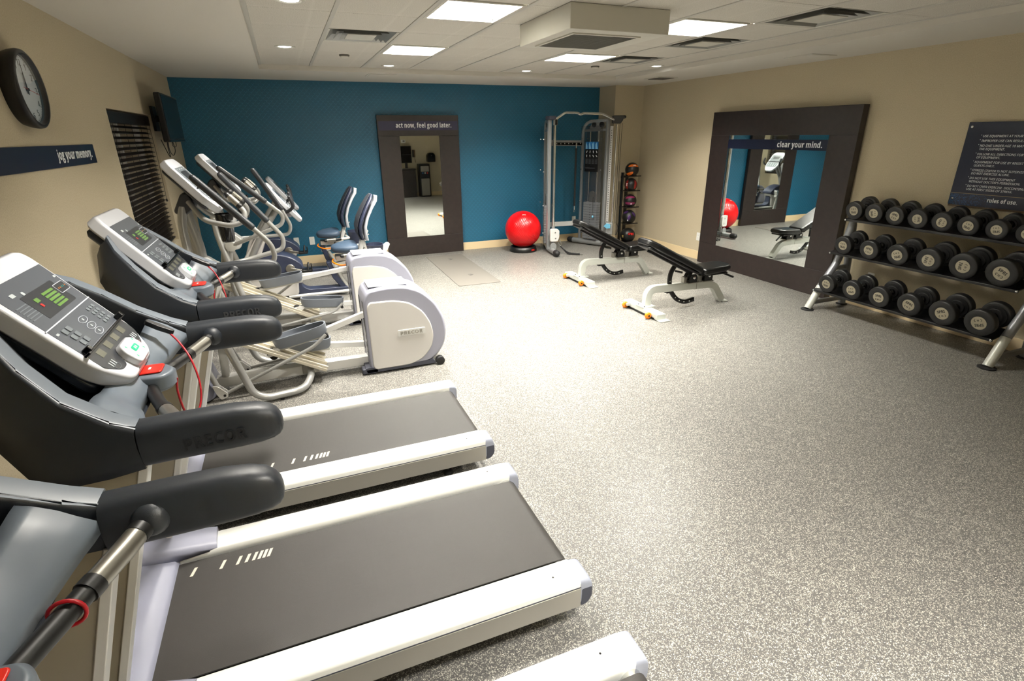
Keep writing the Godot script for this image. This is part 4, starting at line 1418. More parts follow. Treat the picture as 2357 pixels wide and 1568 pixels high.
func build_elliptical(label: String, at: Vector3, near: Dictionary, far: Dictionary) -> Node3D:
	var e := thing("elliptical_trainer", label, "elliptical", at, 0.0, "elliptical trainers facing the beige wall")
	# base beam and front housing
	part(e, "base_beam", Geo.new().box(V(-0.22, 0.075, 0), V(1.30, 0.075, 0.085), 0.005), M.silver_light)
	var R := []
	for st in [[0.0, 0.20, 0.225, -0.885], [0.06, 0.215, 0.235, -0.885], [0.16, 0.19, 0.22, -0.885], [0.28, 0.15, 0.19, -0.875], [0.37, 0.115, 0.15, -0.86], [0.41, 0.08, 0.11, -0.85], [0.42, 0.03, 0.05, -0.85]]:
		R.append(Geo.new().ring(V(st[3], st[0] + 0.012, 0), V(1, 0, 0), V(0, 0, 1), st[1], st[2], 32, 0.6))
	part(e, "front_housing", Geo.new().loft(R), M.hood_lavender)
	# main frame: each tube drops from the head, runs to the floor and turns in to the beam
	for s in [-1.0, 1.0]:
		var tb := fillet([V(-0.648, 1.335, s * 0.055), V(-0.668, 1.22, s * 0.085), V(-0.655, 0.98, s * 0.15), V(-0.53, 0.44, s * 0.325), V(-0.425, 0.085, s * 0.35), V(-0.345, 0.037, s * 0.35), V(-0.10, 0.040, s * 0.315), V(-0.035, 0.075, s * 0.18), V(-0.035, 0.095, s * 0.03)], 0.09, 7)
		var ft := part(e, "frame_tube", Geo.new().tube(tb, 0.0255, 18), M.elliptical_tube)
		part(ft, "leveling_foot", Geo.new().lathe([W(0, 0), W(0.014, 0), W(0.014, 0.01), W(0.006, 0.014), W(0.006, 0.03)], 12, Transform3D(Basis(), V(-0.25, 0, s * 0.342))), M.black_metal)
		part(ft, "frame_clamp", Geo.new().box(V(-0.035, 0.085, s * 0.052), V(0.12, 0.07, 0.012), 0.003), M.steel_brushed)
	part(e, "neck_post", Geo.new().tube(fillet([V(-0.64, 1.30, 0), V(-0.60, 1.0, 0), V(-0.70, 0.42, 0)], 0.1), 0.034, 16), M.elliptical_tube)
	# ramp: three ribs on a plate
	var ra := V(-0.74, 0.553, 0)
	var rb := V(0.085, 0.105, 0)
	var yd := (ra - rb).normalized()
	var nn := V(-yd.y, yd.x, 0) * -1.0
	if nn.y < 0.0:
		nn = -nn
	var RB := Basis(yd, nn, yd.cross(nn))
	var rm := part(e, "ramp", Geo.new().box((ra + rb) * 0.5 - nn * 0.014, V((ra - rb).length(), 0.024, 0.325), 0.003, RB), M.elliptical_ramp)
	for z in [-0.148, -0.062, 0.062, 0.148]:
		part(rm, "ramp_rib", Geo.new().box((ra + rb) * 0.5 + nn * 0.007 + V(0, 0, z), V((ra - rb).length(), 0.020, 0.022), 0.003, RB), M.elliptical_ramp)
	part(rm, "ramp_groove", Geo.new().box((ra + rb) * 0.5 + nn * 0.0, V((ra - rb).length() - 0.01, 0.006, 0.05), 0.0, RB), M.champagne)
	part(e, "ramp_post", Geo.new().bar(V(-0.62, 0.09, 0), V(-0.60, 0.46, 0), 0.06, 0.05, 0.004, Vector3.RIGHT), M.silver_paint)
	# rear cover
	var po := round_poly([W(0.40, 0.022), W(0.398, 0.60), W(0.43, 0.672), W(0.56, 0.690), W(0.72, 0.684), W(0.84, 0.636), W(0.945, 0.535), W(1.008, 0.41), W(1.028, 0.28), W(1.005, 0.165), W(0.95, 0.085), W(0.87, 0.030), W(0.62, 0.022)], 0.05)
	var cov := part(e, "rear_cover", Geo.new().prism(po, -0.165, 0.165, Transform3D(), 0.022, 0.6), M.elliptical_shroud)
	var pi_ := round_poly([W(0.422, 0.038), W(0.420, 0.55), W(0.440, 0.588), W(0.62, 0.584), W(0.74, 0.555), W(0.84, 0.475), W(0.898, 0.372), W(0.918, 0.262), W(0.895, 0.16), W(0.82, 0.075), W(0.72, 0.038)], 0.045)
	for s in [-1.0, 1.0]:
		part(cov, "side_panel", Geo.new().prism(pi_, s * 0.12, s * 0.178, Transform3D(), 0.010, 0.6), M.elliptical_white)
		part(cov, "badge", Geo.new().prism(rect(0.215, 0.052, 0.008), s * 0.177, s * 0.1835, Transform3D(Basis(), V(0.74, 0.315, 0)), 0.002), M.silver_light)
		lettering(cov, "PRECOR", 0.175, 0.028, facing(V(0.74, 0.315, s * 0.1845), V(0, 0, s)), M.steel_brushed, true, 0.003)
		part(cov, "bar_slot", Geo.new().box(V(0.399, 0.36, s * 0.10), V(0.006, 0.44, 0.055), 0.002), M.black_gloss)
		part(e, "transport_wheel", Geo.new().rod(V(0.955, 0.036, s * 0.145), V(0.955, 0.036, s * 0.195), 0.036, 20, 0.006), M.black_rubber)
		part(e, "rear_foot", Geo.new().box(V(0.40, 0.028, s * 0.12), V(0.13, 0.05, 0.09), 0.012), M.cap_dark)
	part(cov, "top_panel", Geo.new().box(V(0.60, 0.6895, 0), V(0.30, 0.006, 0.24), 0.003, Basis(Vector3.BACK, -0.01)), M.console_white)
	part(e, "base_skirt", Geo.new().prism(round_poly([W(0.37, 0.012), W(0.93, 0.012), W(0.90, 0.05), W(0.36, 0.06)], 0.012), -0.165, 0.165, Transform3D(), 0.01), M.cap_dark)
	# head: knuckle, console, fixed bar with pulse grips, bottle holder
	part(e, "head_knuckle", Geo.new().prism(round_poly([W(-0.705, 1.30), W(-0.64, 1.275), W(-0.565, 1.335), W(-0.60, 1.43), W(-0.64, 1.42)], 0.03), -0.075, 0.075, Transform3D(), 0.02), M.grip_charcoal)
	var top := V(-0.672, 1.632, 0)
	var bot := V(-0.412, 1.312, 0)
	var cy := (top - bot).normalized()
	var cz := V(cy.y, -cy.x, 0)
	var CT := Transform3D(Basis(cy.cross(cz), cy, cz), (top + bot) * 0.5)
	var h := (top - bot).length()
	var w := 0.37
	var con := part(e, "console", Geo.new().prism(round_poly([W(-w / 2, h / 2 - 0.04), W(-w / 2 + 0.05, h / 2), W(w / 2 - 0.05, h / 2), W(w / 2, h / 2 - 0.04), W(w / 2, -h / 2 + 0.10), W(0.09, -h / 2), W(-0.09, -h / 2), W(-w / 2, -h / 2 + 0.10)], 0.045), -0.052, 0.0, Transform3D(), 0.010), M.console_white, CT)
	part(con, "console_back", Geo.new().prism(round_poly([W(-w / 2 + 0.015, -h / 2 + 0.06), W(w / 2 - 0.015, -h / 2 + 0.06), W(w / 2 - 0.015, h / 2 - 0.03), W(-w / 2 + 0.015, h / 2 - 0.03)], 0.04), -0.068, -0.048, Transform3D(), 0.01), M.grip_charcoal)
	part(con, "upper_panel", Geo.new().prism(rect(0.31, 0.15, 0.01), 0.0, 0.001, Transform3D(Basis(), V(0, 0.06, 0))), M.key_grey)
	part(con, "lower_panel", Geo.new().prism(round_poly([W(-0.155, -0.03), W(0.155, -0.03), W(0.155, -0.085), W(0.08, -0.14), W(-0.08, -0.14), W(-0.155, -0.085)], 0.03), 0.0, 0.001), M.key_grey)
	part(con, "display_window", Geo.new().prism(rect(0.20, 0.06, 0.004), 0.001, 0.0016, Transform3D(Basis(), V(0, 0.075, 0))), M.console_panel_dark)
	part(con, "reading_ledge", Geo.new().bar(V(-0.165, -0.022, 0.008), V(0.165, -0.022, 0.008), 0.007, 0.016, 0.002, V(0, 0, 1)), M.black_gloss)
	for i in 4:
		for j in 3:
			part(con, "console_key", Geo.new().prism(rect(0.022, 0.014, 0.004, 3), 0.001, 0.003, Transform3D(Basis(), V(-0.105 + i * 0.07, -0.05 - j * 0.024, 0)), 0.0006), M.key_print)
	for k in 4:
		part(con, "text_line", Geo.new().box(V(-0.12 + k * 0.08, 0.122, 0.0014), V(0.03, 0.006, 0.0006)), M.key_print)
	for s in [-1.0, 1.0]:
		var fb := part(e, "fixed_handlebar", Geo.new().tube(fillet([V(-0.605, 1.368, s * 0.07), V(-0.525, 1.252, s * 0.15), V(-0.375, 1.215, s * 0.19), V(-0.296, 1.235, s * 0.17), V(-0.280, 1.29, s * 0.14), V(-0.315, 1.338, s * 0.125)], 0.05), 0.0165, 14), M.elliptical_tube)
		part(fb, "pulse_grip", Geo.new().tube([V(-0.308, 1.330, s * 0.127), V(-0.372, 1.402, s * 0.11)], 0.0215, 16, 2), M.black_plastic)
		part(fb, "pulse_plate", Geo.new().tube([V(-0.316, 1.342, s * 0.126), V(-0.362, 1.394, s * 0.113)], 0.0225, 16), M.steel_brushed)
	part(e, "fixed_crossbar", Geo.new().tube([V(-0.375, 1.215, -0.19), V(-0.375, 1.215, 0.19)], 0.016, 12), M.elliptical_tube)
	part(e, "bottle_holder", Geo.new().lathe([W(0, 0), W(0.036, 0), W(0.042, 0.01), W(0.056, 0.19), W(0.052, 0.19), W(0.04, 0.015), W(0, 0.012)], 24, Transform3D(Basis(), V(-0.425, 1.085, 0)), 0.4), M.black_gloss)
	part(e, "pivot_axle", Geo.new().tube([V(-0.56, 0.875, -0.12), V(-0.56, 0.875, 0.12)], 0.03, 16), M.silver_paint)
	part(e, "pivot_plate", Geo.new().prism(round_poly([W(-0.66, 0.80), W(-0.50, 0.82), W(-0.47, 0.90), W(-0.58, 1.0), W(-0.68, 0.98)], 0.03), -0.06, 0.06, Transform3D(), 0.01), M.silver_light)
	elliptical_pedal(e, 1.0, near.pedal, near.tilt, near.bar, near.roller)
	elliptical_pedal(e, -1.0, far.pedal, far.tilt, far.bar, far.roller)
	elliptical_arm(e, 1.0, near.arm, near.foot, near.link)
	elliptical_arm(e, -1.0, far.arm, far.foot, far.link)
	return e

func ellipticals() -> void:
	build_elliptical("elliptical trainer beside the treadmills, its nearer pedal raised", V(0, 0, -4.12),
		{"pedal": V(-0.070, 0.385, 0.095), "tilt": 0.20, "bar": V(0.44, 0.495, 0.10), "roller": true, "link": V(0.105, 0.385, 0.175),
			"arm": [W(-0.522, 1.526), W(-0.250, 1.215), W(-0.148, 1.090), W(-0.140, 0.985), W(-0.30, 0.915), W(-0.560, 0.875)], "foot": [W(-0.690, 0.52), W(-0.715, 0.32), W(-0.645, 0.045)]},
		{"pedal": V(-0.050, 0.240, -0.095), "tilt": -0.02, "bar": V(0.44, 0.165, -0.10), "roller": true, "link": V(0.12, 0.215, -0.175),
			"arm": [W(-0.427, 1.507), W(-0.181, 1.177), W(-0.083, 1.045), W(-0.095, 0.955), W(-0.33, 0.900), W(-0.560, 0.875)], "foot": [W(-0.64, 0.55), W(-0.60, 0.32), W(-0.51, 0.07)]})
	build_elliptical("elliptical trainer between the other elliptical and the recumbent bikes", V(0.035, 0, -5.38),
		{"pedal": V(0.120, 0.268, 0.095), "tilt": -0.09, "bar": V(0.44, 0.215, 0.10), "roller": true, "link": V(0.30, 0.245, 0.175),
			"arm": [W(-0.530, 1.520), W(-0.231, 1.245), W(-0.105, 1.125), W(-0.120, 1.045), W(-0.32, 0.970), W(-0.560, 0.875)], "foot": [W(-0.62, 0.55), W(-0.57, 0.32), W(-0.47, 0.07)]},
		{"pedal": V(-0.215, 0.475, -0.095), "tilt": 0.12, "bar": V(0.44, 0.525, -0.10), "roller": true, "link": V(-0.04, 0.475, -0.175),
			"arm": [W(-0.307, 1.468), W(-0.122, 1.112), W(-0.055, 0.945), W(-0.085, 0.865), W(-0.32, 0.862), W(-0.560, 0.875)], "foot": [W(-0.69, 0.52), W(-0.71, 0.32), W(-0.66, 0.06)]})

# ---------------------------------------------------------------- recumbent bikes
func build_bike(label: String, at: Vector3, slide: float) -> Node3D:
	var b := thing("recumbent_bike", label, "exercise bike", at, 0.0, "recumbent bikes by the blue wall")
	# floor frame
	part(b, "base_shroud", Geo.new().prism(round_poly([W(-0.20, 0.03), W(0.50, 0.045), W(0.50, 0.09), W(0.06, 0.105), W(0.0, 0.15), W(-0.02, 0.36), W(-0.20, 0.36)], 0.03), -0.075, 0.075, Transform3D(), 0.012), M.navy_plastic)
	for s in [-1.0, 1.0]:
		part(b, "base_tube", Geo.new().tube([V(-0.16, 0.045, s * 0.10), V(0.95, 0.045, s * 0.10)], 0.019, 12), M.silver_light)
	part(b, "rear_stabilizer", Geo.new().tube([V(0.93, 0.05, -0.26), V(0.93, 0.05, 0.26)], 0.028, 14, 2), M.silver_paint)
	part(b, "front_stabilizer", Geo.new().tube([V(-0.55, 0.05, -0.26), V(-0.55, 0.05, 0.26)], 0.028, 14, 2), M.silver_paint)
	for x in [0.93, -0.55]:
		for s in [-1.0, 1.0]:
			part(b, "foot_pad", Geo.new().lathe([W(0, 0), W(0.02, 0), W(0.02, 0.018), W(0.012, 0.026), W(0, 0.026)], 12, Transform3D(Basis(), V(x, 0, s * 0.22))), M.black_rubber)
	# drive housing: white body, navy dome
	var body := round_poly([W(-0.60, 0.05), W(-0.05, 0.05), W(-0.03, 0.28), W(0.02, 0.36), W(-0.10, 0.42), W(-0.45, 0.46), W(-0.62, 0.30)], 0.05)
	part(b, "drive_housing", Geo.new().prism(body, -0.115, 0.115, Transform3D(), 0.02, 0.6), M.elliptical_white)
	var dome := round_poly([W(-0.58, 0.30), W(-0.05, 0.33), W(0.045, 0.36), W(0.03, 0.42), W(-0.06, 0.50), W(-0.18, 0.545), W(-0.33, 0.56), W(-0.50, 0.50)], 0.07)
	part(b, "drive_dome", Geo.new().prism(dome, -0.135, 0.135, Transform3D(), 0.035, 0.6), M.navy_plastic)
	# cranks and pedals
	for s in [-1.0, 1.0]:
		part(b, "crank_disc", Geo.new().rod(V(-0.10, 0.375, s * 0.125), V(-0.10, 0.375, s * 0.152), 0.05, 24, 0.006), M.steel_brushed)
		var ce := V(-0.10 + s * 0.15, 0.375 - s * 0.035, s * 0.168)
		var cr := part(b, "crank", Geo.new().bar(V(-0.10, 0.375, s * 0.160), ce, 0.016, 0.03, 0.004), M.steel_brushed)
		part(cr, "pedal", Geo.new().box(ce + V(0.02, 0.02, s * 0.06), V(0.11, 0.03, 0.10), 0.008), M.black_plastic)
		part(cr, "pedal_strap", Geo.new().tube(curve([ce + V(0.03, 0.03, s * 0.115), ce + V(0.04, 0.085, s * 0.10), ce + V(0.045, 0.105, s * 0.06), ce + V(0.04, 0.085, s * 0.02), ce + V(0.03, 0.03, s * 0.005)]), 0.009, 8), M.black_rubber)
		part(cr, "heel_cup", Geo.new().box(ce + V(0.072, 0.055, s * 0.06), V(0.012, 0.07, 0.10), 0.005), M.black_plastic)
	# mast and console
	for s in [-1.0, 1.0]:
		part(b, "mast_tube", Geo.new().tube(fillet([V(-0.56, 0.36, s * 0.05), V(-0.36, 0.73, s * 0.05), V(-0.12, 1.05, s * 0.05)], 0.15), 0.032, 16), M.elliptical_tube)
	part(b, "mast_cover", Geo.new().prism(round_poly([W(-0.62, 0.34), W(-0.44, 0.38), W(-0.29, 0.72), W(-0.36, 0.78), W(-0.56, 0.50)], 0.04), -0.045, 0.045, Transform3D(), 0.01), M.elliptical_white)
	var top := V(-0.205, 1.300, 0)
	var bot := V(0.108, 0.893, 0)
	var cy := (top - bot).normalized()
	var cz := V(cy.y, -cy.x, 0)
	var CT := Transform3D(Basis(cy.cross(cz), cy, cz), (top + bot) * 0.5)
	var h := (top - bot).length()
	var w := 0.36
	var con := part(b, "console", Geo.new().prism(round_poly([W(-w / 2, h / 2 - 0.06), W(-w / 2 + 0.06, h / 2), W(w / 2 - 0.06, h / 2), W(w / 2, h / 2 - 0.06), W(w / 2, -h / 2 + 0.13), W(0.10, -h / 2), W(-0.10, -h / 2), W(-w / 2, -h / 2 + 0.13)], 0.06), -0.05, 0.0, Transform3D(), 0.012), M.console_white, CT)
	part(con, "console_back", Geo.new().prism(rect(0.26, h * 0.6, 0.05), -0.085, -0.045, Transform3D(), 0.015), M.elliptical_shroud)
	part(con, "upper_panel", Geo.new().prism(rect(0.29, 0.17, 0.02), 0.0, 0.001, Transform3D(Basis(), V(0, 0.085, 0))), M.key_grey)
	part(con, "lower_panel", Geo.new().prism(rect(0.29, 0.12, 0.02), 0.0, 0.001, Transform3D(Basis(), V(0, -0.09, 0))), M.key_grey)
	part(con, "display_window", Geo.new().prism(rect(0.18, 0.07, 0.004), 0.001, 0.0016, Transform3D(Basis(), V(0, 0.10, 0))), M.console_panel_dark)
	part(con, "reading_ledge", Geo.new().bar(V(-0.16, -0.012, 0.008), V(0.16, -0.012, 0.008), 0.007, 0.016, 0.002, V(0, 0, 1)), M.black_gloss)
	for i in 4:
		for j in 3:
			part(con, "console_key", Geo.new().prism(rect(0.026, 0.016, 0.004, 3), 0.001, 0.003, Transform3D(Basis(), V(-0.10 + i * 0.067, -0.055 - j * 0.028, 0)), 0.0006), M.key_print)
	for s in [-1.0, 1.0]:
		part(b, "front_handle", Geo.new().tube(fillet([V(-0.14, 1.02, s * 0.05), V(-0.05, 0.99, s * 0.19), V(0.04, 1.06, s * 0.235), V(0.0, 1.16, s * 0.235)], 0.06), 0.018, 12, 2), M.grip_charcoal)
	# seat carriage, sliding along an inclined rail
	part(b, "seat_rail", Geo.new().bar(V(0.30, 0.33, 0), V(0.92, 0.44, 0), 0.075, 0.05, 0.006), M.silver_light)
	part(b, "rail_support", Geo.new().prism(round_poly([W(0.29, 0.39), W(0.345, 0.40), W(0.40, 0.22), W(0.50, 0.06), W(0.44, 0.05), W(0.34, 0.20)], 0.02), -0.05, 0.05, Transform3D(), 0.01), M.navy_plastic)
	part(b, "rail_strut", Geo.new().tube([V(0.36, 0.38, 0.0), V(0.50, 0.06, 0.0)], 0.022, 12), M.silver_paint)
	part(b, "rear_strut", Geo.new().tube([V(0.86, 0.40, 0), V(0.93, 0.06, 0)], 0.026, 12), M.silver_paint)
	var o := V(slide, 0, 0)
	var car := part(b, "seat_carriage", Geo.new().box(o + V(0.53, 0.43, 0), V(0.26, 0.06, 0.14), 0.01), M.silver_paint)
	part(car, "carriage_plate", Geo.new().box(o + V(0.70, 0.52, 0), V(0.05, 0.24, 0.10), 0.01, Basis(Vector3.BACK, -0.3)), M.silver_light)
	# cushion
	var R := []
	for st in [[0.365, 0.02, 0.012], [0.375, 0.075, 0.03], [0.40, 0.12, 0.042], [0.45, 0.16, 0.052], [0.52, 0.195, 0.058], [0.58, 0.205, 0.058], [0.625, 0.195, 0.052], [0.65, 0.17, 0.040], [0.66, 0.12, 0.02]]:
		R.append(Geo.new().ring(o + V(st[0], 0.535 + (st[0] - 0.36) * 0.06, 0), V(0, 0, 1), V(0, 1, 0), st[1], st[2], 28, 0.75))
	part(b, "seat_cushion", Geo.new().loft(R), M.seat_blue)
	# backrest: curved shell with a mesh face and a light back
	var prof := [W(0.705, 0.625), W(0.672, 0.70), W(0.668, 0.78), W(0.70, 0.88), W(0.765, 1.00), W(0.83, 1.10), W(0.862, 1.135)]
	var back := [W(0.752, 0.62), W(0.740, 0.70), W(0.742, 0.78), W(0.775, 0.88), W(0.835, 0.99), W(0.89, 1.07), W(0.90, 1.125)]
	var RR := []
	var RF := []
	var RL := []
	for i in 7:
		var f := float(i) / 6.0
		var hw: float = [0.10, 0.17, 0.195, 0.19, 0.16, 0.12, 0.06][i]
		var c: Vector2 = (prof[i] + back[i]) * 0.5
		var th: float = prof[i].distance_to(back[i]) * 0.5
		var d: Vector2 = (back[i] - prof[i]).normalized()
		RR.append(Geo.new().ring(o + V(c.x, c.y, 0), V(0, 0, 1), V(d.x, d.y, 0), hw, th * 0.75, 28, 0.7))
		RF.append(Geo.new().ring(o + V(prof[i].x + 0.003, prof[i].y, 0), V(0, 0, 1), V(d.x, d.y, 0), hw * 0.84, 0.006, 20, 0.7))
		RL.append(Geo.new().ring(o + V(back[i].x + 0.028, back[i].y - 0.012, 0), V(0, 0, 1), V(d.x, d.y, 0), hw * 0.5 + 0.01, 0.022, 20, 0.6))
		assert(f >= 0.0)
	var bk := part(b, "backrest", Geo.new().loft(RR), M.navy_plastic)
	part(bk, "backrest_mesh", Geo.new().loft(RF), M.seat_mesh)
	part(bk, "backrest_spine", Geo.new().loft(RL), M.console_white)
	for y in [0.68, 1.03]:
		part(bk, "spine_bolt", Geo.new().ball(o + V(0.80 if y < 0.8 else 0.90, y, 0.055), V(0.009, 0.009, 0.009), 10), M.chrome)
	# side grips
	for s in [-1.0, 1.0]:
		var sg := part(b, "side_handle", Geo.new().tube(fillet([o + V(0.74, 0.50, s * 0.05), o + V(0.755, 0.505, s * 0.25), o + V(0.72, 0.505, s * 0.275), o + V(0.46, 0.495, s * 0.275)], 0.04), 0.0165, 14), M.silver_light)
		part(sg, "pulse_grip", Geo.new().tube([o + V(0.455, 0.495, s * 0.275), o + V(0.645, 0.502, s * 0.275)], 0.0205, 16, 2), M.black_plastic)
		part(sg, "pulse_plate", Geo.new().tube([o + V(0.475, 0.4965, s * 0.275), o + V(0.585, 0.500, s * 0.275)], 0.0215, 16), M.steel_brushed)
	# orange slide lever, bottle tray
	part(b, "seat_lever", Geo.new().tube(curve([o + V(0.375, 0.415, 0.02), o + V(0.36, 0.405, 0.12), o + V(0.42, 0.385, 0.21), o + V(0.50, 0.382, 0.22), o + V(0.545, 0.395, 0.19)]), 0.009, 10), M.orange_plastic)
	part(b, "lever_link", Geo.new().tube(curve([o + V(0.545, 0.395, 0.19), o + V(0.58, 0.43, 0.10), o + V(0.60, 0.44, 0.0)]), 0.006, 8), M.black_metal)
	part(b, "bottle_tray", Geo.new().lathe([W(0, 0), W(0.060, 0), W(0.066, 0.01), W(0.086, 0.15), W(0.090, 0.155), W(0.082, 0.155), W(0.062, 0.015), W(0, 0.012)], 28, Transform3D(Basis().scaled(V(1.15, 1, 1.5)), o + V(0.86, 0.405, 0.05)), 0.4), M.navy_plastic)
	part(b, "rear_bracket", Geo.new().prism(round_poly([W(0.90, 0.43), W(1.0, 0.46), W(1.045, 0.55), W(1.01, 0.56), W(0.92, 0.50)], 0.02), -0.04, 0.04, Transform3D(Basis(), o), 0.008), M.silver_light)
	return b

func bikes() -> void:
	build_bike("recumbent bike next to the elliptical, its seat set further back", V(0, 0, -6.50), 0.0)
	build_bike("recumbent bike next to the blue wall sockets, its seat set further forward", V(0, 0, -7.58), -0.10)
# ---------------------------------------------------------------- cable machine in the corner
func cable_tower() -> void:
	var t := thing("cable_machine", "silver cable machine with clear shrouds and a chrome pull-up bar in the corner", "cable machine", V(4.2, 0, -7.8))
	var P := func(x: float, y: float, z: float) -> Vector3:
		return V(x - 4.2, y, z + 7.8)
	var fl := Vector3(3.675, 0, -7.56)
	var bl := Vector3(3.885, 0, -8.14)
	var fr := Vector3(4.690, 0, -7.60)
	var br := Vector3(4.500, 0, -8.03)
	var at := func(p: Vector3, y: float, q := Vector3.ZERO) -> Vector3:
		return V(p.x - 4.2 + q.x, y, p.z + 7.8 + q.z)
	# base tubes
	part(t, "base_tube", Geo.new().tube(fillet([P.call(3.94, 0.055, -8.24), P.call(3.715, 0.055, -7.60), P.call(3.665, 0.055, -7.25)], 0.1), 0.042, 18), M.tower_silver)
	part(t, "base_cap", Geo.new().tube([P.call(3.668, 0.055, -7.27), P.call(3.660, 0.055, -7.205)], 0.045, 18, 2), M.black_rubber)
	part(t, "base_tube", Geo.new().tube(fillet([P.call(4.415, 0.055, -8.17), P.call(4.62, 0.055, -7.78), P.call(4.83, 0.055, -7.44)], 0.1), 0.042, 18), M.tower_silver)
	part(t, "base_cap", Geo.new().tube([P.call(4.428, 0.055, -8.145), P.call(4.40, 0.055, -8.20)], 0.045, 18, 2), M.black_rubber)
	part(t, "base_cap", Geo.new().tube([P.call(4.82, 0.055, -7.455), P.call(4.85, 0.055, -7.405)], 0.045, 18, 2), M.black_rubber)
	# posts and arches
	for side in 2:
		var f: Vector3 = fl if side == 0 else fr
		var b: Vector3 = bl if side == 0 else br
		part(t, "front_post", Geo.new().bar(at.call(f, 0.05), at.call(f, 1.95), 0.055, 0.05, 0.008, Vector3.RIGHT), M.tower_silver)
		part(t, "arch_tube", Geo.new().tube(fillet([at.call(b, 0.08), at.call(b, 1.93), at.call(f, 1.945)], 0.19, 10), 0.024, 14), M.tower_silver)
		part(t, "arch_brace", Geo.new().bar(at.call(b, 1.80), at.call(f, 1.81), 0.02, 0.035, 0.003), M.tower_silver)
		part(t, "pulley_plate", Geo.new().prism(round_poly([W(-0.16, 0.0), W(0.05, 0.0), W(0.05, 0.11), W(-0.10, 0.11)], 0.02), -0.006, 0.006, facing(at.call(f.lerp(b, 0.4), 1.825), (f - b).cross(Vector3.UP)), 0.001), M.tower_silver)
		for k in 2:
			var pc: Vector3 = at.call(f.lerp(b, 0.25 + 0.3 * k), 1.885)
			var ax := (f - b).cross(Vector3.UP).normalized()
			part(t, "pulley", Geo.new().rod(pc - ax * 0.012, pc + ax * 0.012, 0.042, 20, 0.004), M.black_plastic)
		# weight stack with guide rods
		var mid := f.lerp(b, 0.52)
		var along := (f - b).normalized()
		var B := Basis(along, Vector3.UP, along.cross(Vector3.UP))
		for k in 15:
			part(t, "weight_plate", Geo.new().box(at.call(mid, 0.135 + k * 0.0395), V(0.27, 0.0365, 0.10), 0.003, B), M.stack_plate)
		part(t, "selector_block", Geo.new().prism(round_poly([W(-0.045, 0), W(0.045, 0), W(0.045, 0.15), W(0.02, 0.17), W(-0.02, 0.17), W(-0.045, 0.15)], 0.02), -0.02, 0.02, facing(at.call(mid, 0.71), along.cross(Vector3.UP)), 0.004), M.steel_brushed)
		for s in [-0.08, 0.08]:
			part(t, "guide_rod", Geo.new().tube([at.call(mid, 0.10, along * s), at.call(mid, 1.80, along * s)], 0.0095, 10), M.chrome)
		for k in 14:
			part(t, "plate_hole", Geo.new().box(at.call(mid, 0.152 + k * 0.0395), V(0.012, 0.010, 0.104), 0.0, B), M.black_print)
		# clear shrouds on stand-off screws
		for s in [-1.0, 1.0]:
			var off: Vector3 = along.cross(Vector3.UP) * 0.075 * s
			part(t, "shroud_panel", Geo.new().box(at.call(f.lerp(b, 0.52), 0.99, off), V((f - b).length() - 0.06, 1.76, 0.004), 0.0, B), M.acrylic)
			for y in [0.30, 0.72, 1.22, 1.68]:
				for e in [0.10, 0.92]:
					var sc: Vector3 = at.call(f.lerp(b, e), y, off)
					part(t, "shroud_screw", Geo.new().rod(sc - off.normalized() * 0.012, sc + off.normalized() * 0.012, 0.007, 10, 0.002), M.chrome)
	part(t, "weight_pin", Geo.new().ball(P.call(4.555, 0.485, -7.72), V(0.018, 0.022, 0.018), 14), M.light_blue)
	part(t, "pin_cord", Geo.new().tube(curve([P.call(4.555, 0.50, -7.72), P.call(4.545, 0.66, -7.71), P.call(4.55, 0.80, -7.72)]), 0.003, 6), M.black_rubber)
	# adjustment columns in front of the posts
	part(t, "guide_column", Geo.new().tube([P.call(3.735, 0.16, -7.50), P.call(3.735, 1.90, -7.50)], 0.0165, 14), M.chrome)
	part(t, "perforated_column", Geo.new().bar(P.call(4.715, 0.30, -7.53), P.call(4.715, 1.86, -7.53), 0.035, 0.035, 0.003, Vector3.RIGHT), M.silver_light)
	for k in 42:
		part(t, "column_hole", Geo.new().rod(P.call(4.703, 0.36 + k * 0.035, -7.512), P.call(4.699, 0.36 + k * 0.035, -7.505), 0.0065, 8), M.black_print)
	part(t, "guide_column", Geo.new().tube([P.call(4.765, 0.12, -7.46), P.call(4.765, 1.88, -7.46)], 0.0165, 14), M.chrome)
	part(t, "cable", Geo.new().tube([P.call(4.82, 0.40, -7.43), P.call(4.83, 1.90, -7.43)], 0.0032, 6), M.black_rubber)
	part(t, "cable", Geo.new().tube([P.call(4.795, 0.40, -7.43), P.call(4.80, 1.90, -7.44)], 0.0032, 6), M.black_rubber)
	# heads of both columns
	part(t, "column_head", Geo.new().box(P.call(3.69, 1.972, -7.55), V(0.12, 0.055, 0.14), 0.012), M.cap_dark)
	part(t, "head_bracket", Geo.new().box(P.call(3.735, 1.915, -7.49), V(0.05, 0.085, 0.05), 0.004), M.chrome)
	part(t, "head_plate", Geo.new().box(P.call(3.735, 1.915, -7.463), V(0.030, 0.07, 0.004), 0.001), M.black_metal)
	part(t, "column_head", Geo.new().prism(round_poly([W(-0.10, -0.05), W(0.03, -0.055), W(0.065, 0.0), W(0.075, 0.06), W(-0.10, 0.06)], 0.02), -0.05, 0.05, facing(P.call(4.79, 1.945, -7.47), V(-0.45, 0, 0.89)), 0.01), M.black_plastic)
	part(t, "column_head_arm", Geo.new().tube([P.call(4.74, 1.985, -7.52), P.call(4.86, 1.985, -7.42)], 0.025, 14, 2), M.black_plastic)
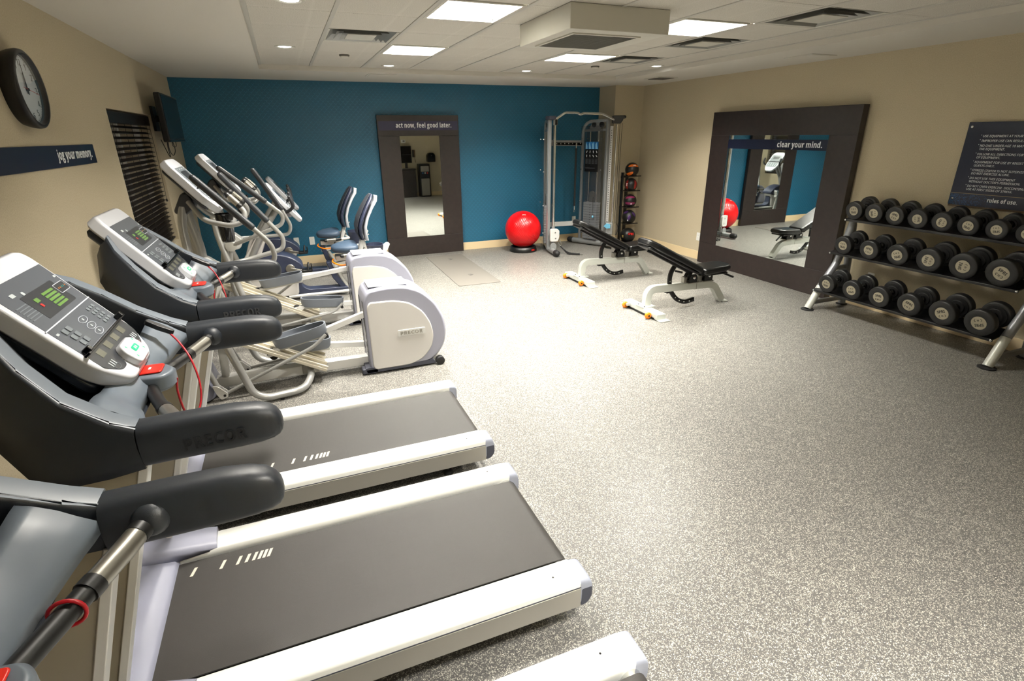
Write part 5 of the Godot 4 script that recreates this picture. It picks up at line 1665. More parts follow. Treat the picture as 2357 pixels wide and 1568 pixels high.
	# pull-up bar
	part(t, "pull_up_bar", Geo.new().tube(fillet([P.call(3.735, 1.955, -7.48), P.call(3.885, 2.042, -7.48), P.call(4.09, 2.038, -7.48), P.call(4.135, 2.016, -7.48), P.call(4.18, 2.034, -7.48), P.call(4.51, 2.028, -7.48), P.call(4.765, 1.925, -7.47)], 0.03), 0.0175, 14), M.chrome)
	# cross bars
	part(t, "upper_crossbar", Geo.new().bar(P.call(3.90, 1.625, -8.13), P.call(4.52, 1.612, -8.05), 0.05, 0.085, 0.006), M.tower_silver)
	part(t, "hook_strip", Geo.new().bar(P.call(3.95, 1.612, -8.098), P.call(4.49, 1.602, -8.022), 0.012, 0.040, 0.002), M.black_gloss)
	for k in 8:
		part(t, "hook", Geo.new().rod(P.call(3.985 + k * 0.066, 1.610, -8.092 + k * 0.0095), P.call(3.985 + k * 0.066, 1.610, -8.072 + k * 0.0095), 0.010, 10, 0.002), M.chrome)
	part(t, "lower_crossbar", Geo.new().bar(P.call(3.88, 0.345, -8.12), P.call(4.51, 0.348, -8.04), 0.04, 0.075, 0.006), M.silver_light)
	# training bar hung from the hooks
	var hb := thing("cable_bar", "long black bar hanging from the cable machine's upper crossbar", "bar", V(4.357, 0.55, -7.985))
	part(hb, "shaft", Geo.new().tube([V(0, 0.09, 0), V(0, 0.99, 0)], 0.0165, 12), M.black_rubber)
	part(hb, "end_fitting", Geo.new().tube([V(0, 0.98, 0), V(0, 1.06, 0)], 0.010, 10), M.chrome)
	part(hb, "end_fitting", Geo.new().tube([V(0, 0.03, 0), V(0, 0.09, 0)], 0.011, 10), M.chrome)
	part(hb, "ring", Geo.new().tube(oval(V(0, 0.012, 0), 0.012, 0.018), 0.003, 6, 0, true), M.chrome)
	# carriages
	part(t, "pulley_carriage", Geo.new().prism(round_poly([W(-0.06, -0.12), W(0.06, -0.12), W(0.085, -0.06), W(0.085, 0.05), W(0.05, 0.075), W(-0.06, 0.075)], 0.03), -0.02, 0.02, facing(P.call(3.715, 0.315, -7.44), V(-0.2, 0, 0.98)), 0.004), M.silver_light)
	for q in [V(0.015, 0.335, 0), V(0.02, 0.245, 0)]:
		part(t, "carriage_bolt", Geo.new().rod(P.call(3.715 + q.x, q.y, -7.425), P.call(3.713 + q.x, q.y, -7.412), 0.012, 12, 0.003), M.chrome)
	part(t, "carriage_sleeve", Geo.new().tube([P.call(3.735, 0.14, -7.50), P.call(3.735, 0.42, -7.50)], 0.026, 16), M.tower_silver)
	part(t, "foot_plate", Geo.new().prism(round_poly([W(-0.05, 0), W(0.05, 0), W(0.05, 0.07), W(0.02, 0.10), W(-0.02, 0.10), W(-0.05, 0.07)], 0.03), -0.01, 0.01, facing(P.call(3.705, 0.075, -7.43), V(-0.2, 0, 0.98)), 0.003), M.tower_silver)
	part(t, "pulley_carriage", Geo.new().box(P.call(4.70, 0.33, -7.44), V(0.12, 0.19, 0.10), 0.014, Basis(Vector3.UP, -0.5)), M.tower_silver)
	part(t, "carriage_knob", Geo.new().prism(round_poly([W(-0.05, 0.0), W(0.0, 0.05), W(0.06, 0.03), W(0.06, -0.03), W(0.0, -0.035)], 0.012), -0.012, 0.012, facing(P.call(4.625, 0.372, -7.39), V(-0.5, 0.1, 0.86)), 0.004), M.light_blue)
	part(t, "cable_loop", Geo.new().tube(curve([P.call(4.83, 0.40, -7.41), P.call(4.845, 0.33, -7.40), P.call(4.83, 0.25, -7.40), P.call(4.81, 0.22, -7.41)]), 0.006, 8), M.black_rubber)
	# exercise placard on the shroud
	var pl := part(t, "exercise_placard", Geo.new().box(Vector3.ZERO, V(0.255, 0.45, 0.005), 0.001), M.poster_black, facing(P.call(4.505, 1.415, -7.745), (fr - br).cross(Vector3.UP) * (1.0 if (fr - br).cross(Vector3.UP).x < 0.0 else -1.0)))
	for k in 4:
		var px := -0.092 + k * 0.062
		part(pl, "picture_panel", Geo.new().box(V(px, 0.168, 0.003), V(0.056, 0.108, 0.001)), M.poster_blue)
		part(pl, "picture_shape", Geo.new().prism([W(-0.026, -0.05), W(0.012 + 0.006 * (k % 2), -0.05), W(0.004, 0.0), W(-0.022 + 0.008 * k, 0.048), W(-0.026, 0.02)], 0.0035, 0.0042, Transform3D(Basis(), V(px, 0.168, 0))), M.poster_sky)
		for j in 2:
			part(pl, "figure_mark", Geo.new().prism([W(-0.004, -0.02), W(0.003, -0.02), W(0.007, 0.004), W(0.001, 0.02), W(-0.006, 0.012)], 0.003, 0.004, Transform3D(Basis(Vector3.BACK, 0.3 * (k - 1.5) + 0.4 * j), V(px, 0.075 - j * 0.062, 0))), M.white_print)
		for j in 6:
			part(pl, "text_line", Geo.new().box(V(px, -0.035 - j * 0.013, 0.003), V(0.042, 0.005, 0.001)), M.poster_grey)
	part(pl, "text_line", Geo.new().box(V(-0.02, -0.17, 0.003), V(0.18, 0.008, 0.001)), M.poster_grey)
	# ankle strap lying on the floor, clipped to the carriage
	var st := thing("ankle_strap", "black ankle strap with steel clip hanging onto the floor from the cable machine", "strap", V(3.85, 0.0, -7.3))
	part(st, "clip", Geo.new().tube(curve([V(-0.055, 0.225, -0.12), V(-0.03, 0.19, -0.11), V(-0.028, 0.14, -0.10), V(-0.045, 0.13, -0.10), V(-0.06, 0.17, -0.11), V(-0.055, 0.222, -0.12)]), 0.006, 8), M.chrome)
	var sp := curve([V(-0.04, 0.125, -0.10), V(-0.01, 0.085, -0.07), V(0.04, 0.030, 0.0), V(0.11, 0.014, 0.07), V(0.19, 0.012, 0.12)], 6)
	var R := []
	for i in sp.size():
		R.append(Geo.new().ring(sp[i], Vector3.UP, V(-0.6, 0, 0.8), 0.020 if i > 8 else 0.012, 0.006, 14, 0.5))
	part(st, "webbing", Geo.new().loft(R), M.black_rubber)
	part(st, "webbing", Geo.new().tube(curve([V(0.05, 0.02, -0.04), V(0.12, 0.018, 0.02), V(0.19, 0.014, 0.09)]), 0.010, 8, 2), M.black_rubber)
	part(st, "d_ring", Geo.new().tube([V(0.19, 0.010, 0.13), V(0.215, 0.010, 0.125), V(0.22, 0.012, 0.15), V(0.20, 0.012, 0.155)], 0.005, 8, 0, true), M.chrome)

# ---------------------------------------------------------------- balls, mat
func ball_things() -> void:
	var cx := 3.385
	var cz := -7.875
	var hold := thing("ball_base", "black ring base under the red exercise ball", "ball base", V(cx, 0, cz))
	part(hold, "ring", Geo.new().lathe([W(0.165, 0.0), W(0.215, 0.0), W(0.222, 0.01), W(0.205, 0.075), W(0.192, 0.082), W(0.178, 0.072), W(0.160, 0.02)], 40), M.black_plastic)
	lettering(hold, "SPRI", 0.07, 0.022, facing(V(0.085, 0.04, 0.199), V(0.39, 0.25, 0.91)), M.print_red, true, 0.002)
	var b := thing("exercise_ball", "glossy red ribbed exercise ball beside the blue wall", "ball", V(cx, 0.058, cz))
	var prof := []
	var r := 0.286
	for k in 73:
		var a := PI * k / 72.0
		var rr := r * (1.0 - 0.004 * pow(maxf(0.0, cos(k * PI)), 2.0) * (1.0 if absf(a - PI / 2) < 1.15 else 0.0))
		prof.append(W(sin(a) * rr, -cos(a) * rr))
	var tip := Basis(V(0.25, 0, 0.97).normalized(), deg_to_rad(-58.0)) * Basis(Vector3.RIGHT, deg_to_rad(35.0))
	part(b, "body", Geo.new().lathe(prof, 56, Transform3D(tip, V(0, r, 0)), 2.0), M.ball_red)
	lettering(b, "SPRI", 0.055, 0.022, facing(V(-0.045, r + 0.245, 0.140), V(-0.16, 0.86, 0.49)), M.print_pink, true, 0.002)
	part(b, "valve", Geo.new().rod(V(0.13, r - 0.12, 0.223), V(0.132, r - 0.121, 0.227), 0.010, 12), M.ball_red)
	# mat
	var m := thing("yoga_mat", "thin grey yoga mat lying before the tall mirror", "mat", V(2.09, 0, -7.105), deg_to_rad(-1.0))
	var mt := Transform3D(Basis(V(1, 0, 0), V(0, 0, -1), V(0, 1, 0)), Vector3.ZERO)
	part(m, "sheet", Geo.new().prism(rect(0.56, 1.84, 0.04), 0.0, 0.006, mt, 0.001), M.mat_grey)
	for z in [-0.62, 0.42]:
		for k in 3:
			part(m, "printed_mark", Geo.new().prism(rect(0.05, 0.018, 0.004), 0.006, 0.0064, mt * Transform3D(Basis(Vector3.BACK, 0.3), V(0.02 + (0.02 if k == 1 else 0.0), -z + (k - 1) * 0.028, 0))), M.mat_print)
	# medicine balls on their stand
	var s := thing("medicine_ball_rack", "slim black upright stand holding five medicine balls in the corner", "rack", V(5.19, 0, -7.62))
	part(s, "post", Geo.new().bar(V(-0.150, 0.02, -0.03), V(-0.150, 1.165, -0.03), 0.045, 0.03, 0.003, Vector3.RIGHT), M.black_metal)
	part(s, "rear_post", Geo.new().bar(V(0.02, 0.02, -0.158), V(0.02, 1.13, -0.158), 0.035, 0.045, 0.003, Vector3.RIGHT), M.black_metal)
	part(s, "foot", Geo.new().box(V(-0.02, 0.012, -0.02), V(0.30, 0.024, 0.32), 0.004), M.black_metal)
	part(s, "top_tie", Geo.new().bar(V(-0.150, 1.088, -0.075), V(0.02, 1.088, -0.158), 0.012, 0.02, 0.003), M.black_metal)
	var ys := [1.208, 0.972, 0.715, 0.457, 0.152]
	var rs := [0.110, 0.104, 0.107, 0.113, 0.124]
	for k in 4:
		var py: float = ys[k] - sqrt(rs[k] * rs[k] - 0.065 * 0.065) - 0.0115
		for z in [-0.065, 0.065]:
			part(s, "prong", Geo.new().tube([V(-0.155, py, z), V(0.135, py, z)], 0.008, 10), M.black_metal)
	var kinds := [["med_orange", "black medicine ball with orange panels, topmost on its stand"], ["med_red", "black medicine ball with dark red panels on its stand"], ["med_pink", "black medicine ball with magenta bands on its stand"], ["med_purple", "black medicine ball with violet ovals on its stand"], ["", "plain black medicine ball with red letters, lowest on its stand"]]
	for k in 5:
		var o := thing("medicine_ball", kinds[k][1], "medicine ball", V(5.19, ys[k] - rs[k], -7.62), 0.0, "medicine balls on the corner stand")
		var rr: float = rs[k]
		part(o, "body", Geo.new().ball(V(0, rr, 0), Vector3.ONE * rr, 36), M.med_black)
		var tow := V(-0.52, 0.12, 0.84).normalized()      # towards the room
		var F := facing(V(0, rr, 0), tow)
		if k == 4:
			lettering(o, "SPRI", 0.10, 0.036, F * Transform3D(Basis(Vector3.UP, 0.40) * Basis(Vector3.RIGHT, -0.22), Vector3.ZERO) * Transform3D(Basis(), V(0, 0, rr + 0.0005)), M.print_red, true, 0.010)
			lettering(o, "12", 0.034, 0.036, F * Transform3D(Basis(Vector3.UP, -0.75) * Basis(Vector3.RIGHT, 0.1), Vector3.ZERO) * Transform3D(Basis(), V(0, 0, rr + 0.0005)), M.print_yellow, true, 0.004)
			continue
		# coloured panels: patches of the sphere bounded by arcs
		var panels: Array = [
			[[0.25, 0.55, 0.0, 0.20, 0.85], [-0.55, -0.75, 0.3, 0.24, 0.7]],
			[[-0.75, 0.0, PI / 2, 0.24, 0.75], [0.75, 0.0, PI / 2, 0.24, 0.75]],
			[[0.0, 0.62, 0.12, 0.20, 0.8], [0.05, -0.42, 0.0, 0.20, 0.85]],
			[[0.0, -0.1, 1.25, 0.20, 0.42], [-0.75, 0.75, 0.6, 0.2, 0.4], [0.85, 0.4, 2.2, 0.2, 0.4]],
		][k]
		for p in panels:
			var g := Geo.new()
			var base := F.basis * Basis(Vector3.UP, p[0]) * Basis(Vector3.RIGHT, -p[1]) * Basis(Vector3.BACK, p[2])
			var N := 14
			for i in N:
				for j in 6:
					var q := []
					var nn := []
					for e in [[i, j], [i + 1, j], [i + 1, j + 1], [i, j + 1]]:
						var u: float = (e[0] / float(N) * 2.0 - 1.0)
						var w: float = (e[1] / 6.0 * 2.0 - 1.0) * p[3] * sqrt(maxf(0.0, 1.0 - pow(absf(u), 2.4)))
						var d := base * (Basis(Vector3.UP, u * p[4]) * Basis(Vector3.RIGHT, w) * V(0, 0, 1))
						q.append(V(0, rr, 0) + d * (rr + 0.0012))
						nn.append(d)
					g.q4(q[0], q[1], q[2], q[3], nn[0], nn[1], nn[2], nn[3])
			part(o, "colour_panel", g, M[kinds[k][0]])
		var spots := [W(0.35, 0.52), W(-0.72, 0.0), W(0.2, -0.46), W(-0.2, -0.5)]
		lettering(o, ["SPRI", "SPRI", "6", "8"][k], [0.04, 0.05, 0.03, 0.02][k], [0.016, 0.018, 0.02, 0.022][k], F * Transform3D(Basis(Vector3.UP, spots[k].x) * Basis(Vector3.RIGHT, -spots[k].y) * Basis(Vector3.BACK, PI / 2 if k == 1 else 0.0), Vector3.ZERO) * Transform3D(Basis(), V(0, 0, rr + 0.0015)), M.white_print, true, 0.003)

# ---------------------------------------------------------------- benches
func build_bench(label: String) -> Node3D:
	# spine along local x: foot with the wheels at x = -0.5, low end at +0.55
	var t := thing("weight_bench", label, "bench", Vector3.ZERO, 0.0, "adjustable weight benches")
	var zc := 0.0
	part(t, "front_foot", Geo.new().prism(round_poly([W(-0.055, 0.0), W(0.055, 0.0), W(0.052, 0.055), W(-0.052, 0.055)], 0.006), -0.30, 0.30, Transform3D(Basis(), V(-0.47, 0.008, 0)), 0.003), M.bench_silver)
	for s in [-1.0, 1.0]:
		part(t, "foot_plate", Geo.new().box(V(-0.46, 0.005, s * 0.325), V(0.12, 0.009, 0.07), 0.002), M.bench_silver)
		var wc := V(-0.56, 0.036, s * 0.205)
		part(t, "wheel", Geo.new().lathe([W(0.010, -0.018), W(0.026, -0.017), W(0.034, -0.010), W(0.036, 0.0), W(0.034, 0.010), W(0.026, 0.017), W(0.010, 0.018)], 24, Transform3D(Basis(Vector3.RIGHT, PI / 2), wc)), M.orange_plastic)
		part(t, "wheel_hub", Geo.new().rod(wc - V(0, 0, 0.021), wc + V(0, 0, 0.021), 0.010, 12, 0.002), M.black_metal)
		part(t, "wheel_bracket", Geo.new().box(V(-0.538, 0.045, s * 0.175), V(0.05, 0.03, 0.025), 0.003), M.bench_silver)
	part(t, "axle_strip", Geo.new().box(V(-0.528, 0.016, 0), V(0.006, 0.014, 0.52), 0.001), M.black_metal)
	# spine: arched beam and rear leg
	var cl := fillet([V(-0.445, 0.06, 0), V(-0.43, 0.245, 0), V(-0.22, 0.235, 0), V(0.36, 0.215, 0), V(0.43, 0.185, 0), V(0.55, 0.015, 0)], 0.13, 8)
	var R := []
	for i in cl.size():
		var a: Vector3 = cl[maxi(i - 1, 0)]
		var b: Vector3 = cl[mini(i + 1, cl.size() - 1)]
		var d := (b - a).normalized()
		var nn := V(-d.y, d.x, 0)
		R.append(PackedVector3Array([cl[i] + nn * 0.034 + V(0, 0, -0.034), cl[i] + nn * 0.038 + V(0, 0, -0.028), cl[i] + nn * 0.038 + V(0, 0, 0.028), cl[i] + nn * 0.034 + V(0, 0, 0.034), cl[i] - nn * 0.034 + V(0, 0, 0.034), cl[i] - nn * 0.038 + V(0, 0, 0.028), cl[i] - nn * 0.038 + V(0, 0, -0.028), cl[i] - nn * 0.034 + V(0, 0, -0.034)]))
	part(t, "spine", Geo.new().loft(R), M.bench_silver)
	part(t, "spine_flange", Geo.new().box(V(-0.45, 0.070, 0), V(0.15, 0.012, 0.14), 0.002), M.bench_silver)
	for s in [-1.0, 1.0]:
		part(t, "flange_bolt", Geo.new().rod(V(-0.50, 0.074, s * 0.052), V(-0.50, 0.082, s * 0.052), 0.007, 8), M.black_metal)
	part(t, "rear_foot", Geo.new().box(V(0.585, 0.005, 0), V(0.07, 0.009, 0.10), 0.002), M.bench_silver)
	part(t, "weld_band", Geo.new().box(V(0.165, 0.2225, 0), V(0.008, 0.080, 0.071), 0.001), M.steel_brushed)
	# arc of the backrest stay, with holes
	var arc := [W(-0.10, 0.49), W(-0.165, 0.38), W(-0.165, 0.25), W(-0.125, 0.165), W(-0.045, 0.085), W(0.06, 0.05), W(0.175, 0.065)]
	var ap := []
	for q in arc:
		ap.append(V(q.x, q.y, 0))
	ap = curve(ap, 5)
	var AR := []
	for i in ap.size():
		var d: Vector3 = (ap[mini(i + 1, ap.size() - 1)] - ap[maxi(i - 1, 0)]).normalized()
		var nn := V(-d.y, d.x, 0)
		AR.append(PackedVector3Array([ap[i] + nn * 0.022 + V(0, 0, -0.011), ap[i] + nn * 0.022 + V(0, 0, 0.011), ap[i] - nn * 0.022 + V(0, 0, 0.011), ap[i] - nn * 0.022 + V(0, 0, -0.011)]))
	var stay := part(t, "backrest_stay", Geo.new().loft(AR), M.black_metal)
	for i in [8, 12, 18, 21, 24, 27]:
		part(stay, "stay_hole", Geo.new().rod(ap[i] + V(0, 0, 0.0105), ap[i] + V(0, 0, 0.0118), 0.007, 10), M.bench_silver)
	part(t, "stay_pin", Geo.new().rod(V(-0.115, 0.405, 0.005), V(-0.075, 0.40, 0.075), 0.011, 12, 0.002), M.black_metal)
	part(t, "stay_guide", Geo.new().box(V(-0.185, 0.19, 0), V(0.05, 0.03, 0.05), 0.004), M.black_metal)
	# backrest pad: hinged low at the seat, raised at the wheel end
	var lo := V(0.165, 0.395, 0)
	var hi := V(-0.545, 0.755, 0)
	var yd := (hi - lo).normalized()
	var zd := V(yd.y, -yd.x, 0)
	var PT := Transform3D(Basis(yd.cross(zd), yd, zd), (lo + hi) * 0.5)
	var L := (hi - lo).length()
	var pad := part(t, "back_pad", Geo.new().prism(round_poly([W(-0.125, -L / 2), W(0.125, -L / 2), W(0.145, L / 2 - 0.12), W(0.10, L / 2), W(-0.10, L / 2), W(-0.145, L / 2 - 0.12)], 0.035), -0.035, 0.035, Transform3D(), 0.022), M.black_vinyl, PT)
	part(pad, "pad_board", Geo.new().prism(rect(0.23, L - 0.06, 0.03), -0.052, -0.034, Transform3D(), 0.004), M.black_plastic)
	for y in [0.20, 0.02]:
		part(pad, "pad_seam", Geo.new().tube([V(-0.137, y, 0.0345), V(0.137, y, 0.0345)], 0.0014, 5), M.stitch_grey)
	part(t, "pad_channel", Geo.new().box(PT * V(0, -0.04, -0.062), V(0.05, L * 0.8, 0.03), 0.004, PT.basis), M.black_metal)
	# seat
	var ST := Transform3D(Basis(Vector3.UP, -PI / 2) * Basis(Vector3.RIGHT, -PI / 2 + 0.05), V(0.36, 0.392, 0))
	part(t, "seat_pad", Geo.new().prism(round_poly([W(-0.135, -0.185), W(0.135, -0.185), W(0.135, 0.10), W(0.09, 0.20), W(-0.09, 0.20), W(-0.135, 0.10)], 0.035), -0.035, 0.035, ST, 0.022), M.black_vinyl)
	part(t, "seat_board", Geo.new().box(V(0.35, 0.348, 0), V(0.30, 0.018, 0.22), 0.004), M.black_plastic)
	part(t, "seat_lever", Geo.new().rod(V(0.46, 0.345, 0.04), V(0.605, 0.285, 0.09), 0.011, 12, 0.004), M.black_rubber)
	# brackets between spine and pads
	for x in [0.10, 0.30]:
		for s in [-1.0, 1.0]:
			part(t, "hinge_plate", Geo.new().prism(round_poly([W(-0.05, 0.0), W(0.05, 0.0), W(0.055, 0.06), W(0.03, 0.10), W(-0.03, 0.10), W(-0.055, 0.05)], 0.012), s * 0.045, s * 0.053, Transform3D(Basis(), V(x, 0.258, 0)), 0.001), M.black_metal if x < 0.2 else M.black_plastic)
			part(t, "hinge_pin", Geo.new().rod(V(x, 0.325, s * 0.045), V(x, 0.325, s * 0.068), 0.016, 14, 0.003), M.chrome)
		part(t, "hinge_base", Geo.new().box(V(x, 0.266, 0), V(0.13, 0.012, 0.12), 0.002), M.steel_brushed)
	part(t, "seat_post", Geo.new().bar(V(0.02, 0.255, 0.0), V(0.02, 0.33, 0.0), 0.05, 0.045, 0.004, Vector3.RIGHT), M.steel_brushed)
	part(t, "seat_post", Geo.new().bar(V(0.22, 0.255, 0.0), V(0.22, 0.33, 0.0), 0.05, 0.04, 0.004, Vector3.RIGHT), M.steel_brushed)
	return t

func benches() -> void:
	var a := build_bench("black padded adjustable bench before the large mirror, beside the dumbbells' side")
	a.position = V(3.74, 0, -4.42)
	a.rotation.y = deg_to_rad(0.0)
	dup(a, V(3.74, 0, -5.80), "black padded adjustable bench between the other bench and the cable machine")

# ---------------------------------------------------------------- dumbbells
func dumbbells() -> void:
	var r := thing("dumbbell_rack", "three-tier dumbbell rack with silver legs and black shelves", "rack", V(5.1, 0, -3.0))
	var Q := func(x: float, y: float, z: float) -> Vector3:
		return V(x - 5.1, y, z + 3.0)
	for z in [-3.80, -2.150]:
		var s: float = 1.0 if z > -3.0 else -1.0
		part(r, "front_leg", Geo.new().tube([Q.call(4.895, 0.012, z), Q.call(5.02, 0.235, z)], 0.036, 20), M.bench_silver)
		part(r, "foot_disc", Geo.new().lathe([W(0, 0), W(0.062, 0), W(0.062, 0.008), W(0.045, 0.014), W(0, 0.014)], 24, Transform3D(Basis(), Q.call(4.893, 0, z))), M.black_rubber)
		part(r, "upright", Geo.new().tube(fillet([Q.call(5.02, 0.235, z), Q.call(5.20, 0.48, z), Q.call(5.315, 0.90, z)], 0.1), 0.036, 20), M.rack_silver)
		part(r, "rear_leg", Geo.new().tube([Q.call(5.315, 0.86, z), Q.call(5.40, 0.012, z)], 0.036, 20), M.rack_silver)
		part(r, "foot_disc", Geo.new().lathe([W(0, 0), W(0.055, 0), W(0.055, 0.008), W(0.04, 0.014), W(0, 0.014)], 24, Transform3D(Basis(), Q.call(5.40, 0, z))), M.black_rubber)
		part(r, "leg_tie", Geo.new().bar(Q.call(4.95, 0.075, z), Q.call(5.395, 0.075, z), 0.03, 0.045, 0.004), M.rack_silver)
		part(r, "leg_tie", Geo.new().bar(Q.call(5.17, 0.42, z), Q.call(5.355, 0.42, z), 0.03, 0.045, 0.004), M.rack_silver)
		assert(absf(s) == 1.0)
	# shelves sloping towards the room, with a saddle pair under each weight
	var tiers := [[4.935, 0.222], [5.065, 0.602], [5.190, 0.928]]
	var slope := deg_to_rad(11.0)
	for k in 3:
		var T := Transform3D(Basis(Vector3.BACK, slope), Q.call(tiers[k][0], tiers[k][1], -3.0))
		var sh := part(r, "shelf", Geo.new().box(T * V(0.11, -0.008, 0), V(0.22, 0.010, 1.62), 0.002, T.basis), M.black_metal)
		part(sh, "shelf_lip", Geo.new().box(T * V(0.0, -0.014, 0), V(0.010, 0.024, 1.62), 0.003, T.basis), M.black_metal)
		part(sh, "shelf_lip", Geo.new().box(T * V(0.22, -0.014, 0), V(0.010, 0.024, 1.62), 0.003, T.basis), M.black_metal)
		for z in [-0.80, 0.80]:
			part(sh, "shelf_bolt", Geo.new().rod(T * V(-0.004, -0.012, z), T * V(-0.012, -0.012, z), 0.009, 10, 0.002), M.chrome)
	# rows of dumbbells
	var proto := {}
	var rng := RandomNumberGenerator.new()
	rng.seed = 12
	var rows := [
		[6, -3.655, 0.2720, [0.090, 0.094, 0.098, 0.102, 0.106, 0.109], "lowest"],
		[6, -3.660, 0.2690, [0.090, 0.093, 0.097, 0.104, 0.108, 0.112], "middle"],
		[8, -3.715, 0.2025, [0.0885, 0.088, 0.087, 0.086, 0.085, 0.083, 0.080, 0.078], "top"]]
	var turns := [[170, 190, 0, -20, 25, 200], [175, -10, 200, 80, 85, -30], [185, 100, -15, -85, 75, 160, 190, 40]]
	var ord := ["first", "second", "third", "fourth", "fifth", "sixth", "seventh", "eighth"]
	for k in 3:
		var T := Transform3D(Basis(Vector3.BACK, slope), V(tiers[k][0], tiers[k][1], 0))
		for i in rows[k][0]:
			var rad: float = rows[k][3][i]
			var d := thing("dumbbell", "black rubber dumbbell, %s from the large mirror on the rack's %s shelf" % [ord[i], rows[k][4]], "dumbbell", T * V(0.11, rad + 0.001, 0) + V(0, 0, rows[k][1] + i * rows[k][2]), 0.0, "round dumbbells on the %s shelf" % rows[k][4])
			d.rotation = Vector3(0, 0, slope)
			build_dumbbell(d, rad, deg_to_rad(turns[k][i]))

func build_dumbbell(d: Node3D, rad: float, turn: float) -> void:
	# axis along local x, the lettered end towards -x
	var h0 := 0.052                      # inner face of a head
	var h1 := 0.104 + rad * 0.22         # outer face
	var X := Transform3D(Basis(V(0, 1, 0), V(-1, 0, 0), V(0, 0, 1)), Vector3.ZERO)   # lathe axis y -> -x
	for s in [-1.0, 1.0]:
		var L := X if s < 0 else Transform3D(Basis(V(0, 1, 0), V(1, 0, 0), V(0, 0, -1)), Vector3.ZERO)
		part(d, "head", Geo.new().lathe([W(0.03, h0), W(rad * 0.52, h0), W(rad * 0.56, h0 + 0.008), W(rad * 0.60, h0 + 0.008), W(rad * 0.78, h0 + 0.010), W(rad * 0.80, h0 + 0.016), W(rad * 0.93, h0 + 0.018), W(rad * 0.985, h0 + 0.022), W(rad, h0 + 0.030), W(rad, h1 - 0.012), W(rad * 0.985, h1 - 0.004), W(rad * 0.94, h1), W(rad * 0.55, h1 + 0.001), W(rad * 0.52, h1 - 0.001), W(0, h1 - 0.001)], 40, L), M.dumbbell_rubber)
		part(d, "end_disc", Geo.new().lathe([W(rad * 0.50, h1 - 0.003), W(rad * 0.50, h1 + 0.0005), W(0, h1 + 0.001)], 28, L), M.dumbbell_label)
		part(d, "collar", Geo.new().lathe([W(0.018, h0 - 0.016), W(0.026, h0 - 0.016), W(0.028, h0 - 0.012), W(0.028, h0 + 0.002), W(0.018, h0 + 0.002)], 20, L), M.black_gloss)
	part(d, "handle", Geo.new().lathe([W(0.0155, -0.054), W(0.0155, -0.03), W(0.0175, 0.0), W(0.0155, 0.03), W(0.0155, 0.054)], 18, X), M.chrome)
	var F := facing(V(-(h1 + 0.0014), 0, 0), V(-1, 0, 0)) * Transform3D(Basis(Vector3.BACK, turn), Vector3.ZERO)
	lettering(d, "SPRI", rad * 0.58, rad * 0.22, F * Transform3D(Basis(), V(0, rad * 0.16, 0)), M.black_print, true, 0.0008)
	part(d, "emblem", Geo.new().tube(arc_pts(F, rad * 0.02, -rad * 0.2, rad * 0.27, rad * 0.12, 0.75 * PI, 1.25 * PI), rad * 0.014, 5), M.black_print)
	part(d, "emblem", Geo.new().tube(arc_pts(F, rad * -0.02, -rad * 0.2, rad * 0.27, rad * 0.12, -0.25 * PI, 0.25 * PI), rad * 0.014, 5), M.black_print)
	for k in [-0.04, 0.04]:
		part(d, "emblem", Geo.new().box(F * V(k * rad, -rad * 0.2, 0.0003), V(0.0008, rad * 0.13, rad * 0.035), 0.0, F.basis * Basis(Vector3.UP, PI / 2)), M.black_print)

func arc_pts(F: Transform3D, cx: float, cy: float, rx: float, ry: float, a0: float, a1: float) -> Array:
	var o := []
	for k in 9:
		var a := lerpf(a0, a1, k / 8.0)
		o.append(F * V(cx + cos(a) * rx, cy + sin(a) * ry, 0.0003))
	return o

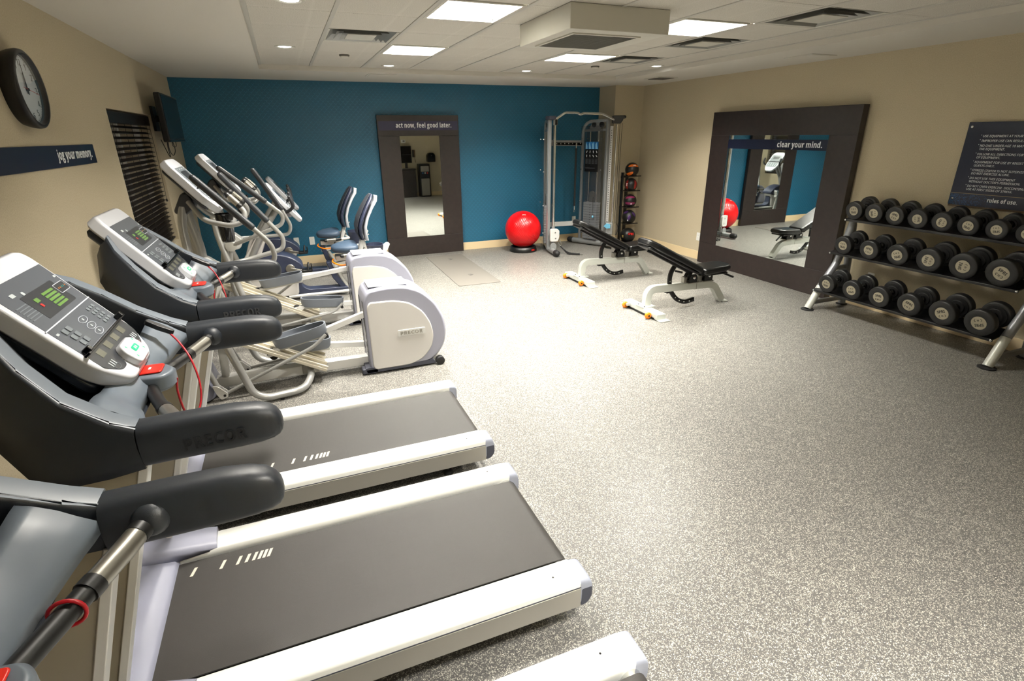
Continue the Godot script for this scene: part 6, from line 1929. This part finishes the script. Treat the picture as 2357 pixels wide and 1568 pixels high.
# ---------------------------------------------------------------- behind the camera, seen in the tall mirror
func rear_things() -> void:
	var c := thing("water_cooler", "black and steel floor-standing water cooler against the rear wall", "water cooler", V(3.915, 0, 0.225))
	part(c, "body", Geo.new().box(V(0, 0.48, 0), V(0.32, 0.955, 0.33), 0.015), M.black_plastic)
	part(c, "lower_door", Geo.new().prism(rect(0.25, 0.50, 0.02), 0.0, 0.02, facing(V(0, 0.29, -0.165), V(0, 0, -1)), 0.006), M.steel_brushed)
	part(c, "upper_panel", Geo.new().prism(rect(0.25, 0.16, 0.02), 0.0, 0.02, facing(V(0, 0.82, -0.165), V(0, 0, -1)), 0.006), M.steel_brushed)
	part(c, "dispensing_niche", Geo.new().prism(rect(0.25, 0.18, 0.01), 0.0, 0.004, facing(V(0, 0.645, -0.165), V(0, 0, -1)), 0.001), M.treadmill_pocket)
	for k in 3:
		part(c, "tap", Geo.new().box(V(-0.07 + k * 0.07, 0.70, -0.185), V(0.03, 0.04, 0.03), 0.006), [M.poster_blue, M.white_plastic, M.red_button][k])
	part(c, "drip_tray", Geo.new().box(V(0, 0.553, -0.185), V(0.22, 0.015, 0.06), 0.004), M.black_gloss)
	var d := thing("towel_dispenser", "black paper towel dispenser on the rear wall above the water cooler", "dispenser", V(4.18, 1.0, ZF))
	part(d, "case", Geo.new().prism(round_poly([W(-0.125, 0.0), W(0.125, 0.0), W(0.125, 0.20), W(0.06, 0.27), W(-0.06, 0.27), W(-0.125, 0.20)], 0.03), 0.0, 0.20, facing(Vector3.ZERO, V(0, 0, -1)), 0.02), M.black_gloss)
	part(d, "lock", Geo.new().rod(V(0, 0.19, -0.198), V(0, 0.19, -0.206), 0.012, 12), M.chrome)
	var th := thing("thermostat", "small white thermostat on the rear wall", "thermostat", V(3.395, 1.555, ZF))
	part(th, "case", Geo.new().box(V(0, 0.045, -0.012), V(0.13, 0.09, 0.024), 0.006), M.white_plastic)
	part(th, "screen", Geo.new().box(V(0.01, 0.05, -0.0245), V(0.06, 0.035, 0.002)), M.grille_grey)
	var cab := thing("cabinet", "dark wood cabinet against the rear wall beside the water cooler", "cabinet", V(3.15, 0, 0.215))
	part(cab, "body", Geo.new().box(V(0, 0.405, 0), V(0.98, 0.80, 0.29), 0.004), M.espresso)
	part(cab, "top_board", Geo.new().box(V(0, 0.813, -0.005), V(1.01, 0.024, 0.31), 0.004), M.espresso)
	for s in [-1.0, 1.0]:
		var dr := part(cab, "door", Geo.new().box(V(s * 0.245, 0.42, -0.152), V(0.478, 0.74, 0.016), 0.003), M.espresso)
		part(dr, "knob", Geo.new().ball(V(s * 0.03, 0.70, -0.168), V(0.012, 0.012, 0.012), 12), M.chrome)
	var mo := thing("monitor", "black monitor on a short stand on the dark cabinet", "monitor", V(3.27, 0.825, 0.24))
	part(mo, "screen_case", Geo.new().box(V(0, 0.405, 0), V(0.62, 0.485, 0.04), 0.006), M.black_plastic)
	part(mo, "screen", Geo.new().box(V(0, 0.52, -0.021), V(0.59, 0.22, 0.002)), M.black_gloss)
	part(mo, "screen", Geo.new().box(V(0, 0.285, -0.021), V(0.59, 0.22, 0.002)), M.black_gloss)
	part(mo, "stand", Geo.new().box(V(0.14, 0.09, 0.02), V(0.08, 0.17, 0.03), 0.004), M.black_plastic)
	part(mo, "stand_base", Geo.new().box(V(0.14, 0.008, 0.0), V(0.22, 0.016, 0.18), 0.004), M.steel_brushed)
	var ph := thing("wall_phone", "dark wall telephone hung on the rear wall above the cabinet", "telephone", V(3.68, 1.15, ZF))
	part(ph, "base", Geo.new().box(V(0, 0.10, -0.02), V(0.09, 0.21, 0.04), 0.008), M.black_plastic)
	part(ph, "handset", Geo.new().box(V(0.02, 0.10, -0.05), V(0.045, 0.20, 0.03), 0.012), M.sign_back)
	part(ph, "cord", Geo.new().tube(curve([V(0.02, 0.0, -0.03), V(0.03, -0.12, -0.03), V(0.04, -0.16, -0.03), V(0.035, -0.05, -0.02)]), 0.004, 6), M.black_rubber)
